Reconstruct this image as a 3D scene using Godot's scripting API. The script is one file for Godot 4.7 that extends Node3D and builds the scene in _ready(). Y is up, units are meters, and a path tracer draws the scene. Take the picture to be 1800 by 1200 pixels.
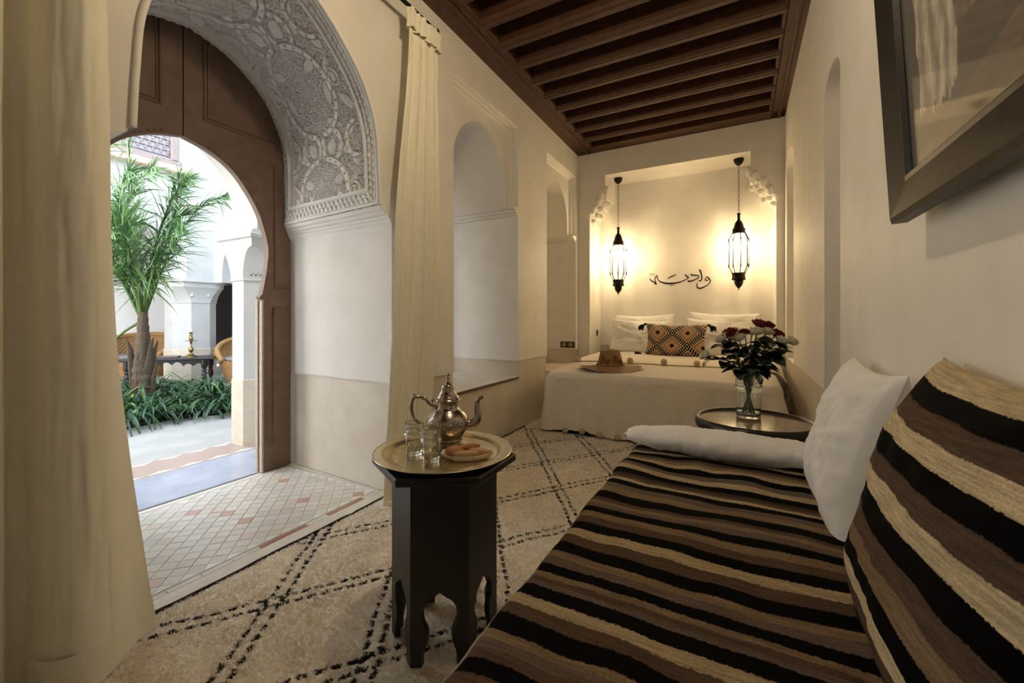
extends Node3D
# A long riad room with a daybed, open through a carved arch to a courtyard.
const XL := -1.82      # face of the left wall
const XR := 0.41       # face of the right wall
const ZB := -5.12      # face of the end wall
const HC := 3.12       # underside of the ceiling
var M := {}
var rng := RandomNumberGenerator.new()
var used := {}

# ------------------------------------------------------------------ mesh builder
class MB:
	var v := PackedVector3Array()
	var uv := PackedVector2Array()
	var c := PackedColorArray()
	var ix := PackedInt32Array()
	var col := Color(1, 1, 1)
	func vert(p: Vector3, t := Vector2.ZERO) -> int:
		v.append(p); uv.append(t); c.append(col)
		return v.size() - 1
	func tri(a: int, b: int, d: int):
		ix.append(a); ix.append(b); ix.append(d)
	func quad(a: Vector3, b: Vector3, d: Vector3, e: Vector3):
		var w := (b - a).length()
		var h := (d - b).length()
		var i := vert(a, Vector2(0, 0))
		vert(b, Vector2(w, 0)); vert(d, Vector2(w, h)); vert(e, Vector2(0, h))
		tri(i, i + 1, i + 2); tri(i, i + 2, i + 3)
	func trip(a: Vector3, b: Vector3, d: Vector3):
		var i := vert(a)
		vert(b); vert(d)
		tri(i, i + 1, i + 2)
	func grid(f: Callable, nu: int, nv: int, wrap_u := false):
		# f(u, v) -> Vector3; rows run along u
		var s := v.size()
		for j in nv + 1:
			for i in nu + 1:
				var a := float(i) / nu
				var b := float(j) / nv
				vert(f.call(a, b), Vector2(a, b))
		for j in nv:
			for i in nu:
				var p := s + j * (nu + 1) + i
				var r := p + 1
				if wrap_u and i == nu - 1:
					r = s + j * (nu + 1)
				var p2 := p + nu + 1
				var r2 := r + nu + 1
				tri(p, r, r2); tri(p, r2, p2)
	func box(at: Vector3, size: Vector3, b := 0.004, basis := Basis()):
		var h := size * 0.5
		b = minf(b, minf(h.x, minf(h.y, h.z)) * 0.9)
		var P := func(sx, sy, sz, k):  # corner point belonging to face k
			var q := Vector3(sx * (h.x - (0.0 if k == 0 else b)), sy * (h.y - (0.0 if k == 1 else b)), sz * (h.z - (0.0 if k == 2 else b)))
			return at + basis * q
		for s in [-1, 1]:
			quadc(P.call(s, -1, -1, 0), P.call(s, 1, -1, 0), P.call(s, 1, 1, 0), P.call(s, -1, 1, 0), s > 0)
			quadc(P.call(-1, s, -1, 1), P.call(-1, s, 1, 1), P.call(1, s, 1, 1), P.call(1, s, -1, 1), s > 0)
			quadc(P.call(-1, -1, s, 2), P.call(1, -1, s, 2), P.call(1, 1, s, 2), P.call(-1, 1, s, 2), s > 0)
		for s in [-1, 1]:
			for t in [-1, 1]:
				quadc(P.call(s, t, -1, 0), P.call(s, t, -1, 1), P.call(s, t, 1, 1), P.call(s, t, 1, 0), s * t < 0)
				quadc(P.call(-1, s, t, 1), P.call(-1, s, t, 2), P.call(1, s, t, 2), P.call(1, s, t, 1), s * t < 0)
				quadc(P.call(s, -1, t, 0), P.call(s, -1, t, 2), P.call(s, 1, t, 2), P.call(s, 1, t, 0), s * t > 0)
				for r in [-1, 1]:
					if s * t * r > 0:
						trip(P.call(s, t, r, 0), P.call(s, t, r, 2), P.call(s, t, r, 1))
					else:
						trip(P.call(s, t, r, 0), P.call(s, t, r, 1), P.call(s, t, r, 2))
	func quadc(a, b, d, e, flip):
		if flip:
			quad(a, e, d, b)
		else:
			quad(a, b, d, e)
	func lathe(prof: Array, seg := 32, at := Vector3.ZERO, basis := Basis()):
		# prof: [Vector2(radius, y)] from bottom to top on the outside
		var s := v.size()
		for j in prof.size():
			for i in seg + 1:
				var a := TAU * i / seg
				vert(at + basis * Vector3(prof[j].x * cos(a), prof[j].y, prof[j].x * sin(a)), Vector2(float(i) / seg, float(j) / prof.size()))
		for j in prof.size() - 1:
			for i in seg:
				var p := s + j * (seg + 1) + i
				var r := s + j * (seg + 1) + (i + 1) % seg
				tri(p, r, r + seg + 1); tri(p, r + seg + 1, p + seg + 1)
	func tube(path: Array, rad, seg := 8, caps := true, flat := 1.0):
		# rad: number or array; flat < 1 squashes across the path's binormal
		var s := v.size()
		var n := path.size()
		var up := Vector3.UP
		var d0: Vector3 = (path[1] - path[0]).normalized()
		if absf(d0.dot(up)) > 0.9:
			up = Vector3.RIGHT
		var side := d0.cross(up).normalized()
		for j in n:
			var d: Vector3 = (path[mini(j + 1, n - 1)] - path[maxi(j - 1, 0)]).normalized()
			side = (side - d * side.dot(d)).normalized()
			var w := d.cross(side)
			var r: float = rad[j] if rad is Array else rad
			for i in seg:
				var a := TAU * i / seg
				vert(path[j] + side * cos(a) * r + w * sin(a) * r * flat, Vector2(float(i) / seg, float(j) / n))
		for j in n - 1:
			for i in seg:
				var p := s + j * seg + i
				var q := s + j * seg + (i + 1) % seg
				tri(p, q, q + seg); tri(p, q + seg, p + seg)
		if caps:
			for e in [0, n - 1]:
				var k := vert(path[e])
				for i in seg:
					var p: int = s + e * seg + i
					var q: int = s + e * seg + (i + 1) % seg
					if e == 0:
						tri(k, q, p)
					else:
						tri(k, p, q)
	func prism(poly: PackedVector2Array, f: Callable, holes_none := 0):
		# poly in 2D; f(Vector2, side 0/1) -> Vector3
		var t := Geometry2D.triangulate_polygon(poly)
		for side in 2:
			var s := v.size()
			for p in poly:
				vert(f.call(p, side), p)
			for k in range(0, t.size(), 3):
				if side == 0:
					tri(s + t[k], s + t[k + 1], s + t[k + 2])
				else:
					tri(s + t[k], s + t[k + 2], s + t[k + 1])
		for k in poly.size():
			var a := poly[k]
			var b := poly[(k + 1) % poly.size()]
			quad(f.call(a, 0), f.call(b, 0), f.call(b, 1), f.call(a, 1))
	func done(colored := false) -> ArrayMesh:
		var n := PackedVector3Array()
		n.resize(v.size())
		for k in range(0, ix.size(), 3):
			var a := ix[k]
			var b := ix[k + 1]
			var d := ix[k + 2]
			var f := (v[d] - v[a]).cross(v[b] - v[a])
			n[a] += f; n[b] += f; n[d] += f
		for k in n.size():
			n[k] = n[k].normalized() if n[k].length_squared() > 1e-20 else Vector3.UP
		var arr := []
		arr.resize(Mesh.ARRAY_MAX)
		arr[Mesh.ARRAY_VERTEX] = v
		arr[Mesh.ARRAY_NORMAL] = n
		arr[Mesh.ARRAY_TEX_UV] = uv
		if colored:
			arr[Mesh.ARRAY_COLOR] = c
		arr[Mesh.ARRAY_INDEX] = ix
		var m := ArrayMesh.new()
		m.add_surface_from_arrays(Mesh.PRIMITIVE_TRIANGLES, arr)
		return m

# ------------------------------------------------------------------ nodes
func numbered(n: String) -> String:
	if not used.has(n):
		used[n] = 0
		return n
	used[n] += 1
	return "%s_%03d" % [n, used[n]]

func inst(called: String, mesh: Mesh, m: Material, parent: Node = self) -> MeshInstance3D:
	var o := MeshInstance3D.new()
	o.name = numbered(called) if parent == self else called
	o.mesh = mesh
	o.material_override = m
	parent.add_child(o, true)
	return o

func obj(called: String, b: MB, m: Material, parent: Node = self, colored := false) -> MeshInstance3D:
	return inst(called, b.done(colored), m, parent)

func thing(called: String, label: String, category: String, at := Vector3.ZERO, turn := 0.0, group := "") -> Node3D:
	var o := Node3D.new()
	o.name = numbered(called)
	add_child(o)
	o.position = at
	o.rotation.y = turn
	return tag(o, label, category, group)

func tag(o, label: String, category: String, group := ""):
	o.set_meta("label", label)
	o.set_meta("category", category)
	if group:
		o.set_meta("group", group)
	return o

func struct(o, label := ""):
	o.set_meta("kind", "structure")
	if label:
		o.set_meta("label", label)
	return o

# ------------------------------------------------------------------ small maths
func lerpz(a: Array, x: float) -> float:
	# piecewise linear table [[x, y], ...]
	for k in a.size() - 1:
		if x <= a[k + 1][0]:
			return lerpf(a[k][1], a[k + 1][1], clampf((x - a[k][0]) / (a[k + 1][0] - a[k][0]), 0, 1))
	return a[-1][1]

func spline2(pts: Array, n: int) -> Array:
	# Catmull-Rom through 2D points, resampled evenly to n + 1 points
	var fine := []
	for k in pts.size() - 1:
		var p0: Vector2 = pts[maxi(k - 1, 0)]
		var p1: Vector2 = pts[k]
		var p2: Vector2 = pts[k + 1]
		var p3: Vector2 = pts[mini(k + 2, pts.size() - 1)]
		for i in 12:
			fine.append(p1.cubic_interpolate(p2, p0, p3, i / 12.0))
	fine.append(pts[-1])
	var len := [0.0]
	for k in fine.size() - 1:
		len.append(len[-1] + fine[k].distance_to(fine[k + 1]))
	var out := []
	var k := 0
	for i in n + 1:
		var s: float = len[-1] * i / n
		while k < fine.size() - 2 and len[k + 1] < s:
			k += 1
		out.append(fine[k].lerp(fine[k + 1], clampf((s - len[k]) / maxf(len[k + 1] - len[k], 1e-9), 0, 1)))
	return out

func spline3(pts: Array, n: int) -> Array:
	var out := []
	for i in n + 1:
		var t := float(i) / n * (pts.size() - 1)
		var k := mini(int(t), pts.size() - 2)
		var p0: Vector3 = pts[maxi(k - 1, 0)]
		var p3: Vector3 = pts[mini(k + 2, pts.size() - 1)]
		out.append(pts[k].cubic_interpolate(pts[k + 1], p0, p3, t - k))
	return out

func V(x, y, z) -> Vector3:
	return Vector3(x, y, z)

var nz := FastNoiseLite.new()
func noise(x: float, y: float, z := 0.0) -> float:
	return nz.get_noise_3d(x, y, z)

# ------------------------------------------------------------------ materials
func ntex(freq: float, sd: int, lo: Color, hi: Color, px := 512, oct := 4, mid = null) -> NoiseTexture2D:
	var f := FastNoiseLite.new()
	f.seed = sd
	f.frequency = freq
	f.fractal_octaves = oct
	f.noise_type = FastNoiseLite.TYPE_SIMPLEX_SMOOTH
	var t := NoiseTexture2D.new()
	t.width = px
	t.height = px
	t.seamless = true
	t.noise = f
	var g := Gradient.new()
	g.set_color(0, lo)
	g.set_color(1, hi)
	if mid != null:
		g.add_point(0.5, mid)
	t.color_ramp = g
	return t

func nnorm(freq: float, sd: int, strength: float, px := 512, oct := 4) -> NoiseTexture2D:
	var f := FastNoiseLite.new()
	f.seed = sd
	f.frequency = freq
	f.fractal_octaves = oct
	var t := NoiseTexture2D.new()
	t.width = px
	t.height = px
	t.seamless = true
	t.noise = f
	t.as_normal_map = true
	t.bump_strength = strength
	return t

func mat(c: Color, rough := 0.7, metal := 0.0) -> StandardMaterial3D:
	var m := StandardMaterial3D.new()
	m.albedo_color = c
	m.roughness = rough
	m.metallic = metal
	m.cull_mode = BaseMaterial3D.CULL_DISABLED
	return m

func tri(m: StandardMaterial3D, scale: float, world := true) -> StandardMaterial3D:
	m.uv1_triplanar = true
	m.uv1_world_triplanar = world
	m.uv1_scale = Vector3(scale, scale, scale)
	return m

func textured(lo: Color, hi: Color, freq: float, scale: float, rough: float, sd := 1, bump := 0.0, bfreq := 0.02, world := true, oct := 4) -> StandardMaterial3D:
	var m := mat(Color.WHITE, rough)
	m.albedo_texture = ntex(freq, sd, lo, hi, 512, oct)
	if bump > 0.0:
		m.normal_enabled = true
		m.normal_texture = nnorm(bfreq, sd + 7, 4.0)
		m.normal_scale = bump
	return tri(m, scale, world)

func materials():
	# plaster keeps one colour; fine mottling and trowel relief only
	M.plaster = textured(Color(0.895, 0.88, 0.85), Color(0.935, 0.922, 0.90), 0.012, 0.55, 0.62, 3, 0.10, 0.010)
	M.dado = textured(Color(0.81, 0.765, 0.70), Color(0.865, 0.825, 0.765), 0.012, 0.6, 0.5, 5, 0.08, 0.012)
	M.lace = textured(Color(0.925, 0.915, 0.90), Color(0.95, 0.945, 0.935), 0.03, 1.0, 0.8, 8)
	M.court = textured(Color(0.68, 0.68, 0.675), Color(0.735, 0.735, 0.73), 0.012, 0.5, 0.7, 9, 0.06, 0.012)
	M.court_dado = textured(Color(0.70, 0.66, 0.595), Color(0.775, 0.74, 0.68), 0.02, 0.7, 0.6, 10, 0.06, 0.02)
	M.court_floor = textured(Color(0.60, 0.595, 0.585), Color(0.67, 0.665, 0.655), 0.015, 0.45, 0.42, 12, 0.04, 0.02)
	M.marble = textured(Color(0.57, 0.59, 0.65), Color(0.66, 0.68, 0.735), 0.01, 0.6, 0.25, 13)
	M.cement = textured(Color(0.78, 0.74, 0.67), Color(0.86, 0.825, 0.76), 0.015, 0.8, 0.5, 14, 0.05, 0.02)
	M.earth = textured(Color(0.34, 0.25, 0.17), Color(0.50, 0.40, 0.29), 0.05, 2.0, 0.9, 15)
	M.ceil = textured(Color(0.25, 0.15, 0.095), Color(0.345, 0.22, 0.145), 0.02, 1.0, 0.62, 17, 0.06, 0.03)
	M.ceil_board = textured(Color(0.245, 0.155, 0.105), Color(0.35, 0.23, 0.155), 0.02, 1.0, 0.72, 18)
	M.door = textured(Color(0.43, 0.345, 0.285), Color(0.50, 0.405, 0.34), 0.02, 0.8, 0.55, 20, 0.05, 0.03)
	M.door_edge = textured(Color(0.66, 0.60, 0.53), Color(0.74, 0.68, 0.61), 0.03, 1.5, 0.6, 21)
	M.curtain = textured(Color(0.935, 0.915, 0.84), Color(0.965, 0.95, 0.89), 0.02, 1.5, 0.9, 22, 0.10, 0.35)
	M.curtain.backlight_enabled = true
	M.curtain.backlight = Color(0.30, 0.27, 0.19)
	M.black_wood = textured(Color(0.062, 0.056, 0.052), Color(0.105, 0.096, 0.09), 0.03, 1.5, 0.42, 24, 0.05, 0.05)
	M.dark_table = mat(Color(0.055, 0.045, 0.042), 0.4)
	M.iron = mat(Color(0.13, 0.10, 0.08), 0.45, 0.7)
	M.rod = mat(Color(0.05, 0.045, 0.045), 0.5, 0.4)
	M.brass = textured(Color(0.82, 0.745, 0.58), Color(0.92, 0.86, 0.72), 0.03, 4.0, 0.26, 26, 0.10, 0.05, false)
	M.brass.metallic = 1.0
	M.brass_old = mat(Color(0.56, 0.48, 0.31), 0.36, 1.0)
	M.silver = mat(Color(0.66, 0.615, 0.57), 0.22, 1.0)
	M.glass = mat(Color(0.97, 0.99, 0.982, 0.02), 0.02)
	M.glass.refraction_enabled = true
	M.glass.refraction_scale = 0.05
	M.glass.transparency = BaseMaterial3D.TRANSPARENCY_ALPHA
	M.glass.cull_mode = BaseMaterial3D.CULL_BACK
	M.pane = mat(Color(0.97, 0.95, 0.90, 0.10), 0.06)
	M.pane.transparency = BaseMaterial3D.TRANSPARENCY_ALPHA
	M.lantern_glass = mat(Color(0.97, 0.94, 0.88, 0.25), 0.2)
	M.lantern_glass.transparency = BaseMaterial3D.TRANSPARENCY_ALPHA
	M.lantern_glass.backlight_enabled = true
	M.lantern_glass.backlight = Color(0.55, 0.53, 0.48)
	M.white_cloth = textured(Color(0.92, 0.91, 0.895), Color(0.95, 0.945, 0.935), 0.02, 1.5, 0.9, 28, 0.08, 0.3)
	M.bed_cloth = textured(Color(0.885, 0.845, 0.785), Color(0.925, 0.89, 0.835), 0.02, 1.5, 0.95, 29, 0.22, 0.35)
	M.straw = textured(Color(0.50, 0.385, 0.27), Color(0.66, 0.53, 0.39), 0.12, 6.0, 0.8, 30, 0.3, 0.2)
	M.thread_red = mat(Color(0.47, 0.11, 0.09), 0.9)
	M.pompom = mat(Color(0.80, 0.72, 0.60), 1.0)
	M.black_cloth = mat(Color(0.035, 0.032, 0.03), 1.0)
	M.ink = mat(Color(0.13, 0.085, 0.05), 0.7)
	M.bronze_plate = mat(Color(0.32, 0.25, 0.18), 0.4, 0.6)
	M.dark_inset = mat(Color(0.10, 0.08, 0.06), 0.6)
	M.wicker = textured(Color(0.53, 0.39, 0.22), Color(0.66, 0.51, 0.32), 0.10, 5.0, 0.6, 32)
	M.grey_cloth = mat(Color(0.52, 0.49, 0.48), 0.9)
	M.soil = textured(Color(0.07, 0.06, 0.045), Color(0.16, 0.13, 0.10), 0.06, 3.0, 1.0, 33)
	M.leaf = mat(Color.WHITE, 0.42)
	M.leaf.vertex_color_use_as_albedo = true
	M.leaf.backlight_enabled = true
	M.leaf.backlight = Color(0.16, 0.22, 0.06)
	M.bark = textured(Color(0.17, 0.135, 0.11), Color(0.46, 0.39, 0.32), 0.035, 3.0, 0.9, 34, 0.5, 0.08)
	M.vcol = mat(Color.WHITE, 0.9)
	M.vcol.vertex_color_use_as_albedo = true
	M.wool = mat(Color.WHITE, 1.0)
	M.wool.vertex_color_use_as_albedo = true
	M.wool.backlight_enabled = true
	M.wool.backlight = Color(0.82, 0.80, 0.76)
	M.grey_wood = textured(Color(0.50, 0.45, 0.43), Color(0.61, 0.56, 0.54), 0.03, 1.5, 0.75, 36)
	M.frame = textured(Color(0.075, 0.055, 0.04), Color(0.15, 0.11, 0.075), 0.04, 1.4, 0.42, 37, 0.08, 0.04)
	M.rose_red = mat(Color(0.42, 0.025, 0.035), 0.6)
	M.rose_red.backlight_enabled = true
	M.rose_red.backlight = Color(0.12, 0.0, 0.0)
	M.rose_white = mat(Color(0.90, 0.88, 0.80), 0.6)
	M.rose_white.backlight_enabled = true
	M.rose_white.backlight = Color(0.2, 0.2, 0.15)
	M.rose_leaf = mat(Color(0.075, 0.145, 0.07), 0.42)
	M.rose_stem = mat(Color(0.16, 0.27, 0.10), 0.5)
	M.ceramic = mat(Color(0.88, 0.85, 0.80), 0.25)
	M.pastry = textured(Color(0.60, 0.40, 0.24), Color(0.80, 0.61, 0.41), 0.08, 14.0, 0.55, 39)
	M.pastry_pale = textured(Color(0.70, 0.52, 0.34), Color(0.87, 0.72, 0.53), 0.06, 12.0, 0.5, 40)
	M.bulb = mat(Color(1, 0.95, 0.85), 0.5)
	M.bulb.emission_enabled = true
	M.bulb.emission = Color(1.0, 0.87, 0.62)
	M.bulb.emission_energy_multiplier = 2.2

# ------------------------------------------------------------------ start
func _ready():
	rng.seed = 7
	nz.seed = 5
	nz.frequency = 1.0
	nz.fractal_octaves = 3
	# camera: level, with the lens shifted down a little
	var cam := Camera3D.new()
	cam.name = "camera"
	add_child(cam)
	cam.position = V(0, 1.05, 0)
	cam.rotation_degrees.y = 28.556
	cam.projection = Camera3D.PROJECTION_FRUSTUM
	cam.near = 0.05
	cam.far = 200.0
	cam.size = 2.0 * 0.05 * 600.0 / 735.0
	cam.frustum_offset = Vector2(0, -0.05 * 42.0 / 735.0)
	cam.current = true
	# sky and exposure
	var sm := ProceduralSkyMaterial.new()
	sm.sky_top_color = Color(0.82, 0.88, 0.95)
	sm.sky_horizon_color = Color(0.93, 0.95, 0.97)
	sm.ground_bottom_color = Color(0.4, 0.38, 0.35)
	sm.ground_horizon_color = Color(0.6, 0.58, 0.55)
	sm.sky_energy_multiplier = 2.0
	sm.sun_angle_max = 0.0
	var sky := Sky.new()
	sky.sky_material = sm
	var e := Environment.new()
	e.background_mode = Environment.BG_SKY
	e.sky = sky
	e.tonemap_mode = Environment.TONE_MAPPER_LINEAR
	e.tonemap_exposure = 1.75
	e.sdfgi_enabled = true
	e.ssao_enabled = true
	e.ssil_enabled = true
	var we := WorldEnvironment.new()
	we.name = "environment"
	we.environment = e
	add_child(we)
	# sun from behind the end wall: it reaches only the part of the courtyard out of view on the left
	var sun := DirectionalLight3D.new()
	sun.name = "sun"
	sun.light_color = Color(1.0, 0.97, 0.92)
	sun.light_energy = 6.0
	sun.light_angular_distance = 0.6
	sun.shadow_enabled = true
	add_child(sun)
	sun.look_at_from_position(V(1.13, 12, -5.13), V(-6.0, 0, 2.0), Vector3.UP)
	materials()
	# the place
	floors()
	wall_left_build()
	wall_right_build()
	wall_back_build()
	ceiling_build()
	courtyard_shell()
	carved_arch()
	door_build()
	# the things
	rug_build()
	daybed_build()
	curtains()
	side_table()
	tea_set()
	bed_build()
	lanterns()
	bedside()
	picture()
	small_fixtures()
	courtyard_things()

# ------------------------------------------------------------------ room shell
var near_prof := []    # right half of the door arch at the room face: (half width, y), springing to crown
var far_prof := []     # the same at the outer face
const ZN := -1.19
const ZF := -1.235
const XF := -2.80

func arch_profiles():
	near_prof = spline2([Vector2(0.557, 1.70), Vector2(0.548, 1.90), Vector2(0.525, 2.13), Vector2(0.44, 2.336), Vector2(0.285, 2.505), Vector2(0.145, 2.61), Vector2(0.0, 2.665)], 60)
	far_prof = spline2([Vector2(0.60, 1.70), Vector2(0.598, 1.90), Vector2(0.592, 2.13), Vector2(0.56, 2.32), Vector2(0.43, 2.54), Vector2(0.22, 2.69), Vector2(0.0, 2.745)], 60)

func door_edge(near: bool) -> Array:
	# half widths of the doorway from the floor up to the crown
	var j := 0.655 if near else 0.655
	var a := 0.557 if near else 0.60
	var out := [Vector2(j + 0.012, 0.0), Vector2(j + 0.012, 0.645), Vector2(j + 0.004, 0.65), Vector2(j, 0.66), Vector2(j, 1.612)]
	for s in [[0.04, 1.615], [0.10, 1.622], [0.16, 1.636], [0.26, 1.640], [0.30, 1.652], [0.55, 1.660], [0.62, 1.672], [0.84, 1.678], [0.93, 1.694], [1.0, 1.70]]:
		out.append(Vector2(lerpf(j, a, s[0]), s[1]))
	var p := near_prof if near else far_prof
	for k in range(1, p.size()):
		out.append(p[k])
	return out

func face_x(b: MB, x: float, z0: float, z1: float, y0: float, y1: float):
	# a wall patch in the plane x = const that looks towards +x, from z0 (greater) to z1
	b.quad(V(x, y0, z0), V(x, y1, z0), V(x, y1, z1), V(x, y0, z1))

func wall_left_build():
	arch_profiles()
	var b := MB.new()
	var d := MB.new()   # the dado below the plaster's lower edge, a centimetre further back
	var DY := 0.645
	var XD := XL - 0.010
	# face round the doorway, strip by strip
	var en := door_edge(true)
	for side in [-1, 1]:
		var z_out := -2.46 if side < 0 else 0.20
		for k in en.size() - 1:
			var p: Vector2 = en[k]
			var q: Vector2 = en[k + 1]
			var m := d if q.y <= DY + 0.001 else b
			var x := XD if q.y <= DY + 0.001 else XL
			m.quad(V(x, p.y, ZN + side * p.x), V(x, q.y, ZN + side * q.x), V(x, q.y, z_out), V(x, p.y, z_out))
		b.quad(V(XD, DY, z_out), V(XL, DY + 0.006, z_out), V(XL, DY + 0.006, ZN + side * 0.66), V(XD, DY, ZN + side * 0.66))
	face_x(b, XL, 0.20, -2.46, 2.665, HC)
	# jambs and impost below the carved lining
	var ef := door_edge(false)
	for side in [-1, 1]:
		for k in 14:
			var p: Vector2 = en[k]
			var q: Vector2 = en[k + 1]
			var r: Vector2 = ef[k]
			var t: Vector2 = ef[k + 1]
			var m := d if q.y <= DY + 0.001 else b
			m.quad(V(XL, p.y, ZN + side * p.x), V(XL, q.y, ZN + side * q.x), V(XF - 0.09, t.y, ZF + side * t.x), V(XF - 0.09, r.y, ZF + side * r.x))
	# outer face towards the courtyard
	for side in [-1, 1]:
		var z_out := -2.46 if side < 0 else 0.20
		for k in ef.size() - 1:
			b.quad(V(XF - 0.09, ef[k].y, ZF + side * ef[k].x), V(XF - 0.09, ef[k + 1].y, ZF + side * ef[k + 1].x), V(XF - 0.09, ef[k + 1].y, z_out), V(XF - 0.09, ef[k].y, z_out))
	face_x(b, XF - 0.09, 0.20, -2.46, 2.745, 3.5)
	for z in [[2.6, 1.55], [-3.46, -5.8]]:
		face_x(b, XF - 0.09, z[0], z[1], 0, 3.5)
	bay(b, d, -2.46, -3.46, 0.50, 1)
	bay(b, d, 1.55, 0.20, 0.50, 3)  # unseen bay behind the camera, added and widened to bring in daylight
	bay(b, d, -4.13, -5.03, 0.47, 0)
	# piers between the bays
	for z in [[2.4, 1.55], [-3.46, -4.13], [-5.03, ZB]]:
		face_x(b, XL, z[0], z[1], DY, HC)
		face_x(d, XD, z[0], z[1], 0, DY)
		b.quad(V(XD, DY, z[0]), V(XL, DY + 0.006, z[0]), V(XL, DY + 0.006, z[1]), V(XD, DY, z[1]))
	# top and far ends so that the wall is closed
	b.quad(V(XL, HC, 2.4), V(XL, HC, -5.7), V(XF - 0.09, HC, -5.7), V(XF - 0.09, HC, 2.4))
	var w = struct(obj("wall_left", b, M.plaster), "cream plaster wall with a carved arched doorway and two deep arched bays")
	obj("dado", d, M.dado, w)

func bay(b: MB, d: MB, zn: float, zf: float, sill: float, open: int):
	# a deep arched bay: sill, jambs with an impost, arch above in a shallow framed panel
	var DY := 0.645
	var XD := XL - 0.010
	var XI := -2.62
	var XP := XL - 0.075       # plane of the framed panel
	var top := 2.80
	var imp := 2.035
	var zc := (zn + zf) * 0.5 + 0.015
	var hw := (zn - zf) * 0.5 - 0.085
	# below the sill, above the panel
	face_x(d, XD, zn, zf, 0, sill)
	face_x(b, XL, zn, zf, top + 0.03, HC)
	# panel frame: stepped cornice along the top and down the far side
	var steps := [[0.0, 0.0], [0.014, 0.022], [0.016, 0.034], [0.034, 0.044], [0.036, 0.060], [0.05, 0.075]]
	for k in steps.size() - 1:
		var s: Array = steps[k]
		var t: Array = steps[k + 1]
		var ya: float = top + 0.03 - s[0]
		var yb: float = top + 0.03 - t[0]
		var za: float = zf + s[0] * 1.3
		var zb: float = zf + t[0] * 1.3
		b.quad(V(XL - s[1], ya, zn), V(XL - s[1], ya, za), V(XL - t[1], yb, zb), V(XL - t[1], yb, zn))
		b.quad(V(XL - s[1], ya, za), V(XL - s[1], imp + 0.04, za), V(XL - t[1], imp + 0.04, zb), V(XL - t[1], yb, zb))
	b.quad(V(XL, top + 0.03, zn), V(XL, imp, zn), V(XP, imp, zn), V(XP, top + 0.03, zn))
	# arch opening in the panel
	var prof := spline2([Vector2(hw, imp + 0.04), Vector2(hw * 0.99, imp + 0.18), Vector2(hw * 0.90, imp + 0.34), Vector2(hw * 0.66, imp + 0.50), Vector2(hw * 0.33, imp + 0.60), Vector2(0, imp + 0.635)], 28)
	var zl := zn
	var zr := zf + 0.065
	for side in [-1, 1]:
		var zo: float = zr if side < 0 else zl
		for k in prof.size() - 1:
			var p: Vector2 = prof[k]
			var q: Vector2 = prof[k + 1]
			b.quad(V(XP, p.y, zc + side * p.x), V(XP, q.y, zc + side * q.x), V(XP, q.y, zo), V(XP, p.y, zo))
	face_x(b, XP, zl, zr, imp + 0.635, top - 0.02)
	# arch intrados (shared vertices for a smooth vault)
	var all := []
	for k in prof.size():
		all.append(V(0, prof[k].y, zc - prof[k].x))
	for k in range(prof.size() - 2, -1, -1):
		all.append(V(0, prof[k].y, zc + prof[k].x))
	b.grid(func(u, w):
		var k: int = clampi(int(round(u * (all.size() - 1))), 0, all.size() - 1)
		return V(lerpf(XP, XI, w), all[k].y, all[k].z), all.size() - 1, 1)
	# impost mouldings and jambs on both sides
	for side in [-1, 1]:
		var ze: float = zf if side < 0 else zn
		var zi: float = zc + side * hw
		var ps := [Vector2(ze, imp - 0.035), Vector2(lerpf(ze, zi, 0.2), imp - 0.03), Vector2(lerpf(ze, zi, 0.25), imp - 0.012), Vector2(lerpf(ze, zi, 0.5), imp - 0.005), Vector2(lerpf(ze, zi, 0.55), imp + 0.015), Vector2(lerpf(ze, zi, 0.9), imp + 0.022), Vector2(zi, imp + 0.04)]
		for k in ps.size() - 1:
			b.quad(V(XL, ps[k].y, ps[k].x), V(XL, ps[k + 1].y, ps[k + 1].x), V(XI, ps[k + 1].y, ps[k + 1].x), V(XI, ps[k].y, ps[k].x))
			if side < 0:
				b.quad(V(XL, ps[k].y, ps[k].x), V(XL, ps[k + 1].y, ps[k + 1].x), V(XL, ps[k + 1].y, ze), V(XL, ps[k].y, ze))
		b.quad(V(XL, DY, ze), V(XL, imp - 0.035, ze), V(XI, imp - 0.035, ze), V(XI, DY, ze))
		d.quad(V(XD, sill, ze + side * 0.01), V(XD, DY, ze + side * 0.01), V(XI, DY, ze + side * 0.01), V(XI, sill, ze + side * 0.01))
		b.quad(V(XD, DY, ze + side * 0.01), V(XL, DY, ze), V(XI, DY, ze), V(XI, DY, ze + side * 0.01))
	# sill
	d.quad(V(XL + 0.004, sill, zn + 0.012), V(XL + 0.004, sill, zf - 0.012), V(XI, sill, zf - 0.012), V(XI, sill, zn + 0.012))
	if open == 0:
		face_x(b, XI, zn + 0.02, zf - 0.02, sill, imp + 0.64)
		return
	# the embrasure goes on to a wide opening in the outer face
	for s in [[zn + 0.03, zn - 0.04], [zf + 0.04, zf - 0.03]]:
		face_x(b, XI, s[0], s[1], sill - 0.2, imp + 0.9)
	face_x(b, XI, zn, zf, 2.30, imp + 0.9)
	for s in [[zn, zn - 0.04], [zf + 0.04, zf]]:
		face_x(b, XF - 0.09, s[0], s[1], 0, 3.5)
	face_x(b, XF - 0.09, zn - 0.04, zf + 0.04, 0, sill)
	face_x(b, XF - 0.09, zn - 0.04, zf + 0.04, 2.30, 3.5)
	for z in [zn - 0.04, zf + 0.04]:
		b.quad(V(XI, sill, z), V(XI, 2.30, z), V(XF - 0.09, 2.30, z), V(XF - 0.09, sill, z))
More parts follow.
